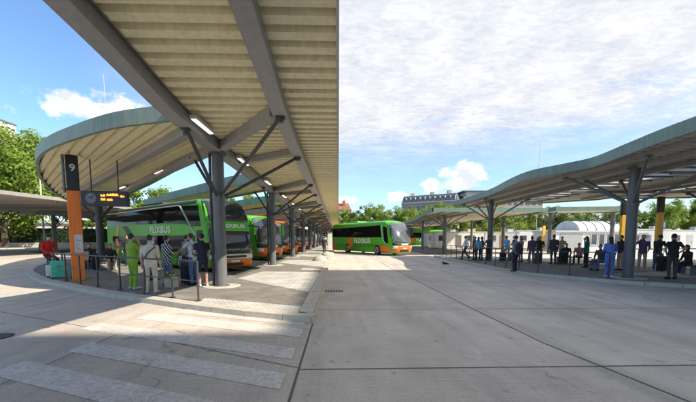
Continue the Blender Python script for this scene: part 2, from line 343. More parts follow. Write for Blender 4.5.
def make_world():
    w = bpy.data.worlds.new('World'); S.world = w; w.use_nodes = True
    n = w.node_tree; L = n.links; n.nodes.clear()
    out = N(n, 'ShaderNodeOutputWorld'); bg = N(n, 'ShaderNodeBackground'); bg.inputs[1].default_value = .068
    L.new(bg.outputs[0], out.inputs[0])
    sky = N(n, 'ShaderNodeTexSky', sky_type='NISHITA'); sky.sun_disc = False; sky.sun_elevation = EL; sky.sun_rotation = math.atan2(.895, -.447)
    sky.air_density = 1.; sky.dust_density = .6; sky.ozone_density = 2.2
    tc = N(n, 'ShaderNodeTexCoord'); sp = N(n, 'ShaderNodeSeparateXYZ'); L.new(tc.outputs['Generated'], sp.inputs[0])
    def math_(op, a, b=None, c=None, clamp=False):
        q = N(n, 'ShaderNodeMath', operation=op); q.use_clamp = clamp
        for i, v in enumerate((a, b, c)):
            if v is None: continue
            if isinstance(v, (int, float)): q.inputs[i].default_value = v
            else: L.new(v, q.inputs[i])
        return q.outputs[0]
    def mr(src, a, b, lo=0., hi=1., smooth=True):
        q = N(n, 'ShaderNodeMapRange'); q.interpolation_type = 'SMOOTHSTEP' if smooth else 'LINEAR'
        for i, v in zip(('From Min', 'From Max', 'To Min', 'To Max'), (a, b, lo, hi)): q.inputs[i].default_value = v
        L.new(src, q.inputs['Value']); return q.outputs[0]
    X, Y, Z = sp.outputs
    den = math_('ADD', math_('MAXIMUM', Z, 0.), .10)
    px, py = math_('DIVIDE', X, den), math_('DIVIDE', Y, den)
    cv = N(n, 'ShaderNodeCombineXYZ'); L.new(px, cv.inputs[0]); L.new(py, cv.inputs[1])
    def noise(sc, sv=(1, 1, 1), det=6, ro=.6, rot=0, dist=0, src=None, loc=(0, 0, 0)):
        mp = N(n, 'ShaderNodeMapping'); mp.inputs['Scale'].default_value = sv; mp.inputs['Rotation'].default_value = (0, 0, rot); mp.inputs['Location'].default_value = loc
        L.new(src or cv.outputs[0], mp.inputs['Vector'])
        z = N(n, 'ShaderNodeTexNoise'); z.inputs['Scale'].default_value = sc; z.inputs['Detail'].default_value = det; z.inputs['Roughness'].default_value = ro; z.inputs['Distortion'].default_value = dist
        L.new(mp.outputs[0], z.inputs['Vector']); return z.outputs['Fac']
    big = noise(.55, det=4, loc=(3.1, 1.7, 0))
    mack = noise(15., (1., 1.9, 1), 5, .6, .5, .7)            # mackerel ripples
    wisp = noise(2.2, (.6, 1.5, 1), 8, .65, .35, .8)
    # how overcast a direction is: thick to the right, open blue to the far left
    cover = mr(math_('ADD', X, math_('MULTIPLY', Y, .38)), -.30, .22)
    low = mr(Z, .17, .36, 0., 1.)                        # thin towards the horizon in the distance
    dens = math_('ADD', math_('MULTIPLY', big, .5), math_('ADD', math_('MULTIPLY', mack, .38), math_('MULTIPLY', wisp, .62)))
    veil = mr(dens, .50, .92)
    veil = math_('MULTIPLY', math_('MULTIPLY', veil, 1.05), math_('MULTIPLY', cover, math_('ADD', .22, math_('MULTIPLY', low, .78))), clamp=True)
    base = math_('MULTIPLY', math_('MULTIPLY', cover, .58), math_('ADD', .06, math_('MULTIPLY', low, .94)))
    veil = math_('ADD', veil, base, clamp=True)
    # cumulus heads low on the horizon, and a bank low on the left
    def puff(d, rx, rz, seedloc, edge=.5):
        dv = Vector(d).normalized(); az = math.atan2(dv.x, dv.y); el = math.asin(dv.z)
        A = math_('ARCTAN2', X, Y); E = math_('ARCSINE', Z)
        a = math_('DIVIDE', math_('SUBTRACT', A, az), rx); e = math_('DIVIDE', math_('SUBTRACT', E, el), rz)
        r = math_('SQRT', math_('ADD', math_('MULTIPLY', a, a), math_('MULTIPLY', e, e)))
        nz = noise(17., (1, 1, 1.3), 7, .6, 0, 0, tc.outputs['Generated'], seedloc)
        return mr(math_('SUBTRACT', r, math_('MULTIPLY', math_('SUBTRACT', nz, .5), 2.4)), edge, edge + .45, 1., 0.)
    P = [puff((122, 335, 60), .066, .040, (0, 0, 0), .62), puff((92, 335, 52), .03, .024, (4, 0, 0), .5), puff((57, 335, 41), .034, .02, (2, 3, 0), .5),
         puff((10, 335, 38), .04, .015, (5, 3, 1), .4), puff((-215, 335, 118), .22, .055, (7, 1, 2), .35)]
    cum = P[0]
    for p in P[1:]: cum = math_('MAXIMUM', cum, p)
    cum = math_('MULTIPLY', cum, .95)
    mask = veil
    tone = math_('ADD', math_('MULTIPLY', noise(4., det=6, ro=.6, loc=(2, 2, 2)), .62), math_('MULTIPLY', noise(17., (1., 2., 1), 5, .6, .5, .7, None, (5, 1, 0)), .38))
    rp = N(n, 'ShaderNodeValToRGB'); rp.color_ramp.elements[0].position = .40; rp.color_ramp.elements[0].color = (3.15, 3.32, 3.72, 1)
    rp.color_ramp.elements[1].position = .62; rp.color_ramp.elements[1].color = (4.4, 4.38, 4.42, 1); L.new(tone, rp.inputs[0])
    mx = N(n, 'ShaderNodeMix', data_type='RGBA'); L.new(mask, mx.inputs[0])
    bl = N(n, 'ShaderNodeMix', data_type='RGBA', blend_type='MULTIPLY'); bl.inputs[0].default_value = 1; bl.inputs[7].default_value = (.78, .93, 1.03, 1)
    L.new(sky.outputs[0], bl.inputs[6]); L.new(bl.outputs[2], mx.inputs[6]); L.new(rp.outputs[0], mx.inputs[7])
    m2 = N(n, 'ShaderNodeMix', data_type='RGBA'); L.new(cum, m2.inputs[0]); L.new(mx.outputs[2], m2.inputs[6])
    r2 = N(n, 'ShaderNodeValToRGB'); r2.color_ramp.elements[0].position = .36; r2.color_ramp.elements[0].color = (3.6, 3.75, 4.1, 1)
    r2.color_ramp.elements[1].position = .56; r2.color_ramp.elements[1].color = (5.3, 5.25, 5.2, 1)
    L.new(noise(22., (1, 1, 1.4), 6, .6, 0, .3, tc.outputs['Generated'], (1, 2, .03)), r2.inputs[0]); L.new(r2.outputs[0], m2.inputs[7])
    L.new(m2.outputs[2], bg.inputs[0])
make_world()

# ------------------------------------------------------------------ ground, road, platforms
SP = 8.7                                   # bay spacing along the platform
struct('ground', MB().sheet([(-500, -300), (500, -300), (500, 900), (-500, 900)], -.02), 'asphalt')
struct('road', MB().sheet([(-70, -40), (60, -40), (60, 110), (-70, 110)], 0), 'road')
# left driveway in its own slabs, skewed like the crossing
struct('driveway', MB().sheet([(-30, -6), (-.5, -6), (-.5, 6.5), (-4.3, 8.2), (-9.6, 11.6), (-13.6, 15), (-18, 20.2), (-30, 40)], .004), 'lane')
j = MB()
def groove(p, q, w=.018, z=.0065):
    p, q = Vector((*p, 0)), Vector((*q, 0)); d = (q - p).normalized(); k = Vector((-d.y, d.x, 0)) * w / 2
    j.add([(a.x, a.y, z) for a in (p - k, q - k, q + k, p + k)], [(0, 1, 2, 3)])
groove((-.515, -6), (-.515, 6.55), .03)
for a, b in (((3.62, -6), (3.62, 3.2)), ((3.62, 3.2), (3.3, 5.2)), ((3.3, 5.2), (3.2, 8.2)), ((3.2, 8.2), (3.02, 19.)), ((3.02, 19), (2.9, 60))): groove(a, b, .021)
for y, w in ((4.2, .02), (7.8, .014), (12.6, .012), (17.2, .014), (24, .012), (32, .012), (.4, .02)): groove((-.5, y), (9 if y < 12 else 8.2, y), w)
groove((-.53, 4.25), (-3.2, 5.65)); groove((-3.2, 5.65), (-7.76, 7.79)); groove((-7.76, 7.79), (-12.4, 10.2)); groove((-.53, .7), (-14, 7.2)); groove((-3.9, -2), (-3.9, 5.98), .016)
struct('road_joints', j, 'joint')
z = MB()
for k, (ya, yb, xl) in enumerate(((6.93, 6.36, -3.6), (6.12, 5.58, -4.2), (5.03, 4.56, -4.75), (4.06, 3.62, -4.0), (3.12, 2.66, -4.3), (2.1, 1.7, -4.3))):
    sl = -.41
    z.sheet([(-.66, yb), (-.66, ya), (xl, ya + sl * (xl + .66)), (xl - .05, yb + sl * (xl + .66))], .008)
for x0, y0, x1, y1 in ((4.55, 19.2, 4.75, 16.9), (5.3, 19.1, 5.95, 16.9), (5.95, 19.1, 7.35, 17.0), (6.9, 19.3, 8.1, 17.5)):
    d = .28
    z.sheet([(x0, y0), (x1, y1), (x1 + d, y1 + .1), (x0 + d, y0 + .1)], .004)
struct('zebra_crossing', z, 'zebra')
c = MB(); c.lathe([(.24, .0), (.24, .012), (.20, .014)], 24, (-5.85, 5.75, .004)); struct('manhole_cover', c, 'bdark')
c = MB()
for k in range(7): c.box((-.42 + k * .085, 10.45, .004), (-.42 + k * .085 + .05, 10.85, .014))
struct('drain_grate', c, 'bdark')
struct('bus_bay', MB().sheet([(-4.0, 12), (-4.0, 95), (-40, 125), (-40, 44), (-21, 29), (-17, 26)], .006), 'bay')

U = np.array((-.763, .647)); ZP = .12
KERB = curve_pts([(-.55, 6.6), (-1.89, 7.12), (-3.21, 7.76), (-4.88, 8.71), (-6.98, 9.91), (-9.58, 11.71), (-11.4, 13.0), (-13.69, 15.09), (-15.58, 17.02), (-17.9, 20.2), (-20.4, 24.6), (-20.6, 27.2)], 4)
FAR0 = 14.0                                # bus-side edge of the first platform at x = -4.15
def bay_line(y0, x): return y0 + (x + 4.15) * U[1] / U[0]
pl = MB()
poly9 = [(-.55, 6.6)] + KERB[1:] + [(-20.1, bay_line(FAR0, -20.1)), (-4.15, FAR0), (-.55, FAR0)]
pl.prism(poly9, 0, ZP)
pl.prism([(-.55, FAR0), (-4.15, FAR0), (-4.15, 96), (-.55, 96)], 0, ZP)
for k in range(1, 9):
    yn = FAR0 + SP * (k - 1) + 4.2; yf = FAR0 + SP * k
    pl.prism([(-4.15, yn), (-4.15, yf), (-19.5, bay_line(yf, -19.5)), (-20.3, bay_line(yf, -20.3) - 1.5), (-19.5, bay_line(yn, -19.5))], 0, ZP)
struct('platform_pavement', pl, 'paver')
kb = MB()
def kerb_strip(pts, w=.2, z=.128):
    st = [pts[0]]; acc = 0.
    for a, b in zip(pts, pts[1:]):                       # separate kerb stones, about a metre each
        d = math.dist(a, b); t = .95 - acc
        while t < d: st.append((a[0] + (b[0] - a[0]) * t / d, a[1] + (b[1] - a[1]) * t / d)); t += .95
        acc = (acc + d) % .95
    st.append(pts[-1]); q = offset_path(st, w)
    lp_ = lambda a, b, t: (a[0] + (b[0] - a[0]) * t, a[1] + (b[1] - a[1]) * t)
    for k, (a, b, c_, d) in enumerate(zip(st, st[1:], q[1:], q)):
        g = .007; kb.prism([lp_(a, b, g), lp_(a, b, 1 - g), lp_(d, c_, 1 - g), lp_(d, c_, g)], 0, z + (.0, .002, -.001, .003)[k % 4])
kerb_strip([(x, y) for x, y in offset_path(KERB[::-1], -.012)], .32)
kerb_strip([(-.538, 6.94), (-.538, 96)], .3, .131)
struct('platform_kerb', kb, 'kerb')
tp = MB()
def sl(x, y): return y - .45 * (x + .85)
tp.sheet([(-.86, sl(-.86, 7.0)), (-.86, sl(-.86, 7.62)), (-3.5, sl(-3.5, 7.62)), (-3.5, sl(-3.5, 7.0))], .126)
struct('tactile_paving', tp, 'tact')
lp = MB()
for k in range(0, 9):
    y = 9.75 + SP * k
    lp.sheet([(-.86, y), (-.86, y + 5.6), (-2.2, y + 6.0), (-3.6, y + 6.3), (-3.95, y + 3.4), (-2.4, y + 1.6)], .126)
    lp.sheet([(-.86, y + 6.7), (-.86, y + 7.6), (-1.9, y + 8.0), (-1.9, y + 7.0)], .126)
struct('light_paving', lp, 'lpaver')

# right-hand island
RK = curve_pts([(30, 3.0), (20, 6.8), (14.5, 9.6), (12.2, 11.0), (10.8, 12.05), (9.65, 13.55), (8.75, 15.2), (8.6, 17.5), (8.68, 21), (8.74, 29), (9.3, 31.2)], 4)
pr_ = MB(); pr_.prism(RK + [(14, 34), (40, 60), (60, 60), (60, -8)], 0, ZP)
pr_.prism([(9.6, 35.5), (9.6, 62), (13, 66), (18, 66), (16, 39)], 0, ZP)
struct('island_pavement', pr_, 'paver')
kb = MB(); kerb_strip(offset_path(RK, -.012), .26); struct('island_kerb', kb, 'kerb')
struct('island_forecourt', MB().sheet([(13.2, 21.5), (24, 12.4), (60, 9), (60, 58), (40, 58), (14, 33.5), (11.8, 31), (11.8, 26)], .1245), 'forecourt')
struct('island_walkway', MB().sheet([(11.9, 14.2), (14.0, 13.0), (24, 9.5), (24, 12.2), (16, 15.8)], .126), 'lpaver')

# ------------------------------------------------------------------ profiled roof sheets
def scan(poly, d, off):
    """interval along d where the line at perpendicular offset off crosses poly"""
    n = np.array((-d[1], d[0])); ts = []
    for a, b in zip(poly, poly[1:] + poly[:1]):
        a, b = np.array(a), np.array(b); oa, ob = a @ n - off, b @ n - off
        if (oa < 0) != (ob < 0): ts.append((a + (b - a) * (oa / (oa - ob))) @ d)
    return (min(ts), max(ts)) if len(ts) >= 2 else None
RIB = [(0, 0), (.235, .014), (.255, .125), (.375, .115)]
def ribbed(poly, d, zf, pitch=.4):
    """underside of a trapezoidal roof sheet whose ribs run along d, clipped to poly; zf(x, y) is its height"""
    d = np.array(d) / np.linalg.norm(d); n = np.array((-d[1], d[0])); mb = MB()
    os_ = [np.array(p) @ n for p in poly]; lo, hi = min(os_) + .003, max(os_) - .003
    rows = []; k = math.floor(lo / pitch)
    while k * pitch < hi:
        for o, h in RIB:
            off = k * pitch + o * pitch / .4
            if lo < off < hi:
                r = scan(poly, d, off)
                if r: rows.append((off, h, r))
        k += 1
    for (o0, h0, r0), (o1, h1, r1) in zip(rows, rows[1:]):
        m = 4
        for i in range(m):
            vs = []
            for o, h, r, t in ((o0, h0, r0, i / m), (o0, h0, r0, (i + 1) / m), (o1, h1, r1, (i + 1) / m), (o1, h1, r1, i / m)):
                p = d * (r[0] + (r[1] - r[0]) * t) + n * o; vs.append((p[0], p[1], zf(p[0], p[1]) + h))
            mb.add(vs, [(0, 1, 2, 3)])
    return mb
def band(pts, z0, z1, th=.09, closed=False):
    """upright band along a plan path; z0, z1 functions of (x, y); th thick to the left of travel"""
    mb = MB(); q = offset_path(pts, th)
    for (a, b), (c_, d) in zip(zip(pts, pts[1:]), zip(q, q[1:])):
        vs = [(*a, z0(*a)), (*b, z0(*b)), (*b, z1(*b)), (*a, z1(*a)), (*c_, z0(*a)), (*d, z0(*b)), (*d, z1(*b)), (*c_, z1(*a))]
        mb.add(vs, [(0, 1, 2, 3), (5, 4, 7, 6), (3, 2, 6, 7), (1, 0, 4, 5)])
    return mb
def top_sheet(poly, zf): return MB().add([(x, y, zf(x, y)) for x, y in poly], [tuple(range(len(poly)))])
ZR = smooth_interp([(-16, 5.35), (0, 5.22), (4, 5.04), (5, 4.93), (6.2, 4.77), (7.7, 4.55), (9.5, 4.43), (13, 4.38), (20, 4.3), (30, 4.22), (100, 4.2)])

def column_set(root, x, y, top, joint, nodes, rad=.185, base=ZP, org=(0, 0, 0), pipe=None, mt='column', strutm='dsteel'):
    mb = MB(); mb.tube((x, y, base), (x, y, top), rad, rad * .98, 24)
    mb.lathe([(rad + .018, joint - .12), (rad + .018, joint + .1)], 24, (x, y, 0)); mb.lathe([(rad + .09, top - .05), (rad + .09, top - .012)], 24, (x, y, 0))
    for k in range(8): mb.tube((x + (rad + .06) * math.cos(k * PI / 4), y + (rad + .06) * math.sin(k * PI / 4), top - .085), (x + (rad + .06) * math.cos(k * PI / 4), y + (rad + .06) * math.sin(k * PI / 4), top - .05), .018, n=6)
    mb.lathe([(rad + .07, base + .018), (rad + .07, base + .04)], 24, (x, y, 0))
    col = mb.build('column', mt, root, org)
    for nd in nodes:
        v = Vector(nd); d = (Vector((x, y, joint)) - v); d.z = 0; d.normalize()
        b = MB(); b.tube((x - d.x * rad * .8, y - d.y * rad * .8, joint), nd, .05, .05, 10); b.box((nd[0] - .11, nd[1] - .09, nd[2] - .03), (nd[0] + .11, nd[1] + .09, nd[2] + .0)); b.lathe([(.075, -.12), (.085, -.03)], 10, nd)
        b.build('strut', strutm, col, org)
    b = MB(); b.lathe([(rad + .42, 0), (rad + .42, .012), (rad + .36, .016)], 28, (x, y, base + .002)); b.build('base_pad', 'kerb', col, org)
    if pipe:
        b = MB(); b.tube((x + pipe[0], y + pipe[1], base), (x + pipe[0], y + pipe[1], top), .045, n=10); b.build('downpipe', 'dsteel', col, org)
    return col

CX = -3.85; CY = [11.05 + SP * k for k in range(0, 9)]
canopy = thing('platform_canopy', 'long cream ribbed canopy on grey columns with a green curved fascia over the left platform', 'canopy', (CX, CY[0], 0))
org = (CX, CY[0], 0)
ys = [-14 + .5 * k for k in range(0, 221)]
sp_ys = [y for y in ys if y <= 95]
spine = [(-4.02, -14), (.02, -14), (.02, 95), (-4.02, 95)]
ribbed(spine, (1, 0), lambda x, y: ZR(y) + .26, .345).build('roof_deck', 'deck', canopy, org)
t = MB()
for a, b in zip(sp_ys, sp_ys[1:]): t.add([(-4.02, a, ZR(a) + .62), (.02, a, ZR(a) + .62), (.02, b, ZR(b) + .62), (-4.02, b, ZR(b) + .62)], [(0, 1, 2, 3)])
t.build('roof_cover', 'roof', canopy, org)
band([(.02, y) for y in sp_ys], lambda x, y: ZR(y) + .22, lambda x, y: ZR(y) + .66, .05).build('edge_fascia', 'lgrey', canopy, org)
for X, dz in ((-1.57, .20), (-3.62, .22), (-3.58, .22)):
    g = MB(); g.path([(X, y, ZR(y) + dz) for y in sp_ys if y < 60], .013, 6); g.build('cable_conduit', 'dsteel', canopy, org)
for X, w in ((CX, .36), (-1.35, .33)):
    g = MB()
    for a, b in zip(sp_ys, sp_ys[1:]): g.bar((X, a, ZR(a) + .255), (X, b, ZR(b) + .255), w, .255 if X > -2 else .27)
    g.build('girder', 'beam', canopy, org)
band([(-4.06, y) for y in sp_ys if y < 9.0], lambda x, y: ZR(y) + .05, lambda x, y: ZR(y) + .62, .03).build('gutter', 'steel', canopy, org)
for k, y in enumerate(CY):
    col = column_set(canopy, CX, y, ZR(y) + .02, 3.02, [(-1.35, y - 2.9, ZR(y - 2.9) - .0), (-1.35, y + .5, ZR(y) - .0), (CX, y - 2.2, ZR(y - 2.2) - .0), (-5.1, y + 1.15, 4.52)], org=org, pipe=(-.27, .06))
    b = MB(); b.bar((CX + .18, y - .15, ZR(y) + .25), (-1.5, y - 2.85, ZR(y - 2.85) + .25), .26, .23); b.build('cross_beam', 'beam', canopy, org)
    b = MB(); b.bar((CX + .18, y + 1.9, ZR(y) + .25), (-1.5, y + .45, ZR(y + .5) + .25), .22, .2); b.build('cross_beam', 'beam', canopy, org)
# the curved roof over platform nine and the straight ones behind it
ZB = 4.55
near = curve_pts([(-4.02, 8.62), (-5.5, 9.08), (-6.44, 9.52), (-7.65, 10.24), (-9.27, 11.32), (-10.91, 12.73), (-13.0, 15.1), (-15.2, 17.9), (-18.2, 22.2), (-20.6, 26.2), (-21.3, 28.2), (-20.6, 29.3), (-19.2, 28.7)], 5)
farl = [(-14.8, 24.0), (-10.33, 18.98), (-6.65, 14.57), (-4.29, 11.69), (-4.02, 11.3)]
p9 = near + farl
Uc = np.array((-.70, .714))
zf = lambda x, y: ZB + .10
ribbed(p9, Uc, zf, .3).build('roof_deck', 'deck', canopy, org)
top_sheet(p9, lambda x, y: ZB + .39).build('roof_cover', 'roof', canopy, org)
band(near + farl, lambda x, y: ZB + .03, lambda x, y: ZB + .42, -.1).build('curved_fascia', 'fascia', canopy, org)
for a, b in (((-4.0, 9.3), (-17.5, 22.9)), ((-4.0, 11.05), (-15.2, 23.3))):
    g = MB(); g.bar((*a, ZB + .1), (*b, ZB + .1), .26, .26); g.build('girder', 'beam', canopy, org)
for (x, y) in ((-14.3, 20.6),):
    column_set(canopy, x, y, ZB - .1, 3.0, [(x + 1.6, y - .2, ZB - .16), (x - 1.2, y + 1.7, ZB - .16), (x + 1.0, y + 1.1, ZB - .05), (x - .9, y - 1.3, ZB - .1)], .2, org=org, mt='dsteel')
for k in range(1, 9):
    o = SP * k
    pk = [(-4.03, 17.2 - SP + o), (-6.2, 18.9 - SP + o), (-13, 25.8 - SP + o), (-17.5, 30.6 - SP + o), (-18.2, 32.2 - SP + o), (-17.6, 33.2 - SP + o), (-10.4, 27.2 - SP + o), (-4.03, 20.2 - SP + o)]
    pk = [(x, y + .3) for x, y in pk]
    ribbed(pk, Uc, zf, .5).build('roof_deck', 'deck', canopy, org)
    top_sheet(pk, lambda x, y: ZB + .5).build('roof_cover', 'roof', canopy, org)
    band(pk + [pk[0]], lambda x, y: ZB, lambda x, y: ZB + .55, -.1).build('curved_fascia', 'fascia' if k < 3 else 'dfascia', canopy, org)
    x, y = -13.6, 19.6 + o
    if k < 5: column_set(canopy, x, y + .6, ZB + .1, 3.0, [(x + 1.5, y - .3, ZB + .1), (x - 1.1, y + 1.8, ZB + .1), (x + .9, y + 1.2, ZB + .1), (x - 1.0, y - .4, ZB + .1)], .2, org=org, mt='dsteel')

def ceiling_light(x, y, z, rz, label):
    t = thing('ceiling_light', label, 'ceiling light', (x, y, z), rz, 'strip lights under the canopies')
    MB().box((-.085, -.6, -.04), (.085, .6, .05)).build('housing', 'lgrey', t, bevel=.015)
    MB().box((-.06, -.56, -.06), (.06, .56, -.041)).build('diffuser', 'lamp', t, bevel=.015)
    return t
for i, y in enumerate((8.95, 12.6, 16.9, 21.9, 26.2, 30.6)):
    ceiling_light(-3.46, y, ZR(y) + .12, 0, ['white strip light beside the girder above the nearest column', 'white strip light between the first and second column tops', 'white strip light just before the second column of the left platform',
                  'white strip light just past the second column of the left platform', 'small strip light halfway between second and third column', 'tiny strip light past the third column of the left platform'][i])
ceiling_light(-7.66, 14.9, ZB + .02, math.radians(45), 'strip light under the curved roof, the one nearer the column')
ceiling_light(-12.17, 19.5, ZB + .02, math.radians(45), 'strip light under the curved roof beyond the departure board')

# ------------------------------------------------------------------ right-hand canopies
def big_canopy(label, edge, inner, ends, zb, cols, fingers, fas='fascia', deckm='rdeck', fh=.38, slit=True, strutm='dsteel'):
    base = cols[0]; t = thing('island_canopy', label, 'canopy', (base[0], base[1], 0)); og = (base[0], base[1], 0)
    poly = list(edge) + [(inner, edge[-1][1] + 1.2), (inner, edge[0][1])]
    ribbed(poly, (1, 0), lambda x, y: zb + .10, .36).build('roof_deck', deckm, t, og)
    top_sheet(poly, lambda x, y: zb + fh - .04).build('roof_cover', 'roof', t, og)
    band(poly + [poly[0]], lambda x, y: zb, lambda x, y: zb + fh, .09).build('curved_fascia', fas, t, og)
    y0, y1 = edge[0][1], edge[-1][1]
    for X in (cols[0][0] - .0, cols[0][0] + 1.5):
        g = MB(); g.bar((X, y0 + .2, zb + .09), (X, y1 - .2, zb + .09), .22, .17); g.build('girder', 'beam', t, og)
    g = MB(); g.bar((cols[0][0] - 1.3, y0 + .2, zb + .11), (cols[0][0] - 1.3, y1 - .2, zb + .09), .14, .13); g.build('girder', 'beam', t, og)
    for (x, y, r) in cols:
        column_set(t, x, y, zb, 3.05, [(x + 1.5, y - 2.2, zb - .1), (x + 1.5, y + 2.4, zb - .1), (x - 1.3, y - 1.9, zb - .05), (x - 1.3, y + 2.1, zb - .05), (x, y + 2.6, zb - .1)], r, org=og, strutm='steel')
    for (fx, fy, ln, w0, w1) in fingers:
        d = np.array((.731, .682)); n = np.array((-d[1], d[0]))
        P = [np.array((fx, fy)) - n * w0, np.array((fx, fy)) - n * w0 + d * ln, np.array((fx, fy)) + d * (ln + 1.2), np.array((fx, fy)) + n * w1 + d * ln, np.array((fx, fy)) + n * w1]
        P = [tuple(p) for p in P]
        ribbed(P, d, lambda x, y: zb + .14, .5).build('roof_deck', deckm, t, og)
        top_sheet(P, lambda x, y: zb + fh - .06).build('roof_cover', 'roof', t, og)
        band(P + [P[0]], lambda x, y: zb + .02, lambda x, y: zb + fh - .02, .09).build('curved_fascia', fas, t, og)
        for s_ in (-w0 * .5, w1 * .5):
            a = np.array((fx, fy)) + n * s_; b2 = a + d * ln
            g = MB(); g.bar((*a, zb + .12), (*b2, zb + .12), .24, .24); g.build('girder', 'steel', t, og)
        q = np.array((fx, fy)) + d * (ln - 4.5)
        column_set(t, q[0], q[1], zb, 3.05, [(q[0] + 1.9 * d[0], q[1] + 1.9 * d[1], zb - .1), (q[0] - 1.9 * d[0], q[1] - 1.9 * d[1], zb - .1), (q[0] + 1.4 * n[0], q[1] + 1.4 * n[1], zb - .1), (q[0] - 1.4 * n[0], q[1] - 1.4 * n[1], zb - .1)], .17, org=og, mt='steel')
    return t
EDGE_A = curve_pts([(9.1, -4), (9.15, 3), (9.3, 8.7), (9.62, 11), (9.95, 13.0), (9.55, 14.2), (9.0, 15.6), (9.12, 17.6), (9.75, 21.3), (9.9, 25), (9.85, 28.9)], 6)
def add_slab(t, poly, zb, fh, d=(1, 0), deckm='rdeck', fas='fascia'):
    og = tuple(t.location)[:2] + (0,)
    ribbed(poly, d, lambda x, y: zb + .10, .36).build('roof_deck', deckm, t, og)
    top_sheet(poly, lambda x, y: zb + fh - .06).build('roof_cover', 'roof', t, og)
    band(poly + [poly[0]], lambda x, y: zb + .02, lambda x, y: zb + fh - .02, .09).build('curved_fascia', fas, t, og)
def add_beam(t, p, q, zb, w=.24):
    g = MB(); g.bar((*p, zb + .09), (*q, zb + .09), w * .8, .14); g.build('girder', 'beam', t, tuple(t.location)[:2] + (0,))
def add_col(t, x, y, zb, r=.17):
    column_set(t, x, y, zb, 3.05, [(x + 1.9, y - .6, zb - .1), (x - 1.9, y + .6, zb - .1), (x + .7, y + 1.9, zb - .1), (x - .7, y - 1.9, zb - .1)], r, org=tuple(t.location)[:2] + (0,), mt='steel')
ca = big_canopy('near grey canopy with wavy green fascia along the right side of the road', EDGE_A, 13.4, None, 4.44, [(11.48, 12.9, .185), (11.3, 24.74, .2)], [])
add_slab(ca, [(15.0, -4), (19.0, -4), (19.0, 24.2), (15.3, 27.4), (15.1, 14)], 4.44, .44)
add_slab(ca, [(19.7, -4), (24.4, -4), (24.4, 22.9), (19.7, 23.7)], 4.44, .44)
add_slab(ca, [(24.8, -4), (34, -4), (34, 21.2), (24.8, 22.8)], 4.44, .44)
def add_skylight(t, xa, xb, y0, y1, z):
    og = tuple(t.location)[:2] + (0,); b = MB(); n = int((y1 - y0) / .5)
    for k in range(n): b.add([(xa(y0 + k * .5), y0 + k * .5, z), (xb(y0 + k * .5), y0 + k * .5, z), (xb(y0 + k * .5 + .5), y0 + k * .5 + .5, z), (xa(y0 + k * .5 + .5), y0 + k * .5 + .5, z)], [(0, 1, 2, 3)])
    for k in range(int((y1 - y0) / 1.) + 1): b.box((xa(y0 + k) - .05, y0 + k - .06, z - .09), (xb(y0 + k) + .05, y0 + k + .06, z - .012), 1)
    b.build('skylight', ['skylight', 'steel'], t, og)
add_skylight(ca, lambda y: 13.42, lambda y: 15.0 + max(0, y - 14) * .02, -3, 25.5, 4.50)
add_skylight(ca, lambda y: 19.0, lambda y: 19.72, -3, 21.5, 4.44)
add_skylight(ca, lambda y: 24.42, lambda y: 24.78, -3, 20, 4.44)
for y in (2., 8., 14., 20.): add_beam(ca, (14.0, y), (33, y - .5), 4.42, .2)
add_beam(ca, (17.2, -3), (17.2, 23.5), 4.42); add_beam(ca, (22, -3), (22, 20.8), 4.42)
add_col(ca, 22.2, 18.6, 4.44)
EDGE_B = curve_pts([(9.0, 31.9), (9.25, 35), (9.9, 40), (10.6, 46), (11.1, 52), (11.5, 58)], 5)
cb = big_canopy('second green edged canopy behind the wavy one on the right side', EDGE_B, 20., None, 4.2, [(11.6, 36.5, .2), (12.1, 48, .18)], [], 'dfascia')
add_slab(cb, [(20.4, 31.2), (27.4, 30.4), (27.4, 34.0), (20.4, 36.4)], 4.25, .42, fas='dfascia')
add_col(cb, 26.6, 32.0, 4.25, .19); add_col(cb, 21.2, 33.2, 4.25, .17); add_col(cb, 18.6, 37.5, 4.2, .17); add_col(cb, 18.8, 47, 4.2, .17)
EDGE_C = curve_pts([(11.4, 60.5), (11.9, 66), (12.4, 72), (12.4, 82)], 4)
big_canopy('farthest low canopy with dark green edge beside the green coach in the distance', EDGE_C, 20., None, 4.2, [(13.6, 64, .2), (14.2, 76, .2)], [], 'dfascia')
# canopy on the far side of the loop road, left
t = thing('loop_road_canopy', 'pale flat canopy on branching posts across the loop road at far left', 'canopy', (-33, 40, 0)); og = (-33, 40, 0)
edge = curve_pts([(-26.8, 14), (-27.3, 22), (-27.2, 28), (-26.4, 34), (-26.0, 42), (-26.5, 52), (-28, 62)], 5)
poly = edge + [(-40, 66), (-46, 66), (-46, 14)]
poly2 = poly
top_sheet(poly2, lambda x, y: 5.3).build('ceiling', 'drab', t, og)
top_sheet(poly2, lambda x, y: 5.54).build('roof_cover', 'roof', t, og)
band(edge, lambda x, y: 5.26, lambda x, y: 5.58, .1).build('edge_fascia', 'drab', t, og)
for (x, y) in ((-44.5, 30.5), (-44.5, 45), (-41.6, 50.5), (-37, 57), (-33.4, 61)):
    column_set(t, x, y, 5.3, 3.2, [(x + 2.6, y - .5, 5.25), (x - 1., y + 2.6, 5.25), (x, y - 2.6, 5.25), (x + 1.5, y + 1.8, 5.25)], .26, 0, og, mt='steel')
for i in range(6):
    g = MB(); g.bar((-46, 18 + i * 8, 5.29), (-27.5, 18 + i * 8, 5.29), .2, .2); g.build('beam', 'drab', t, og)

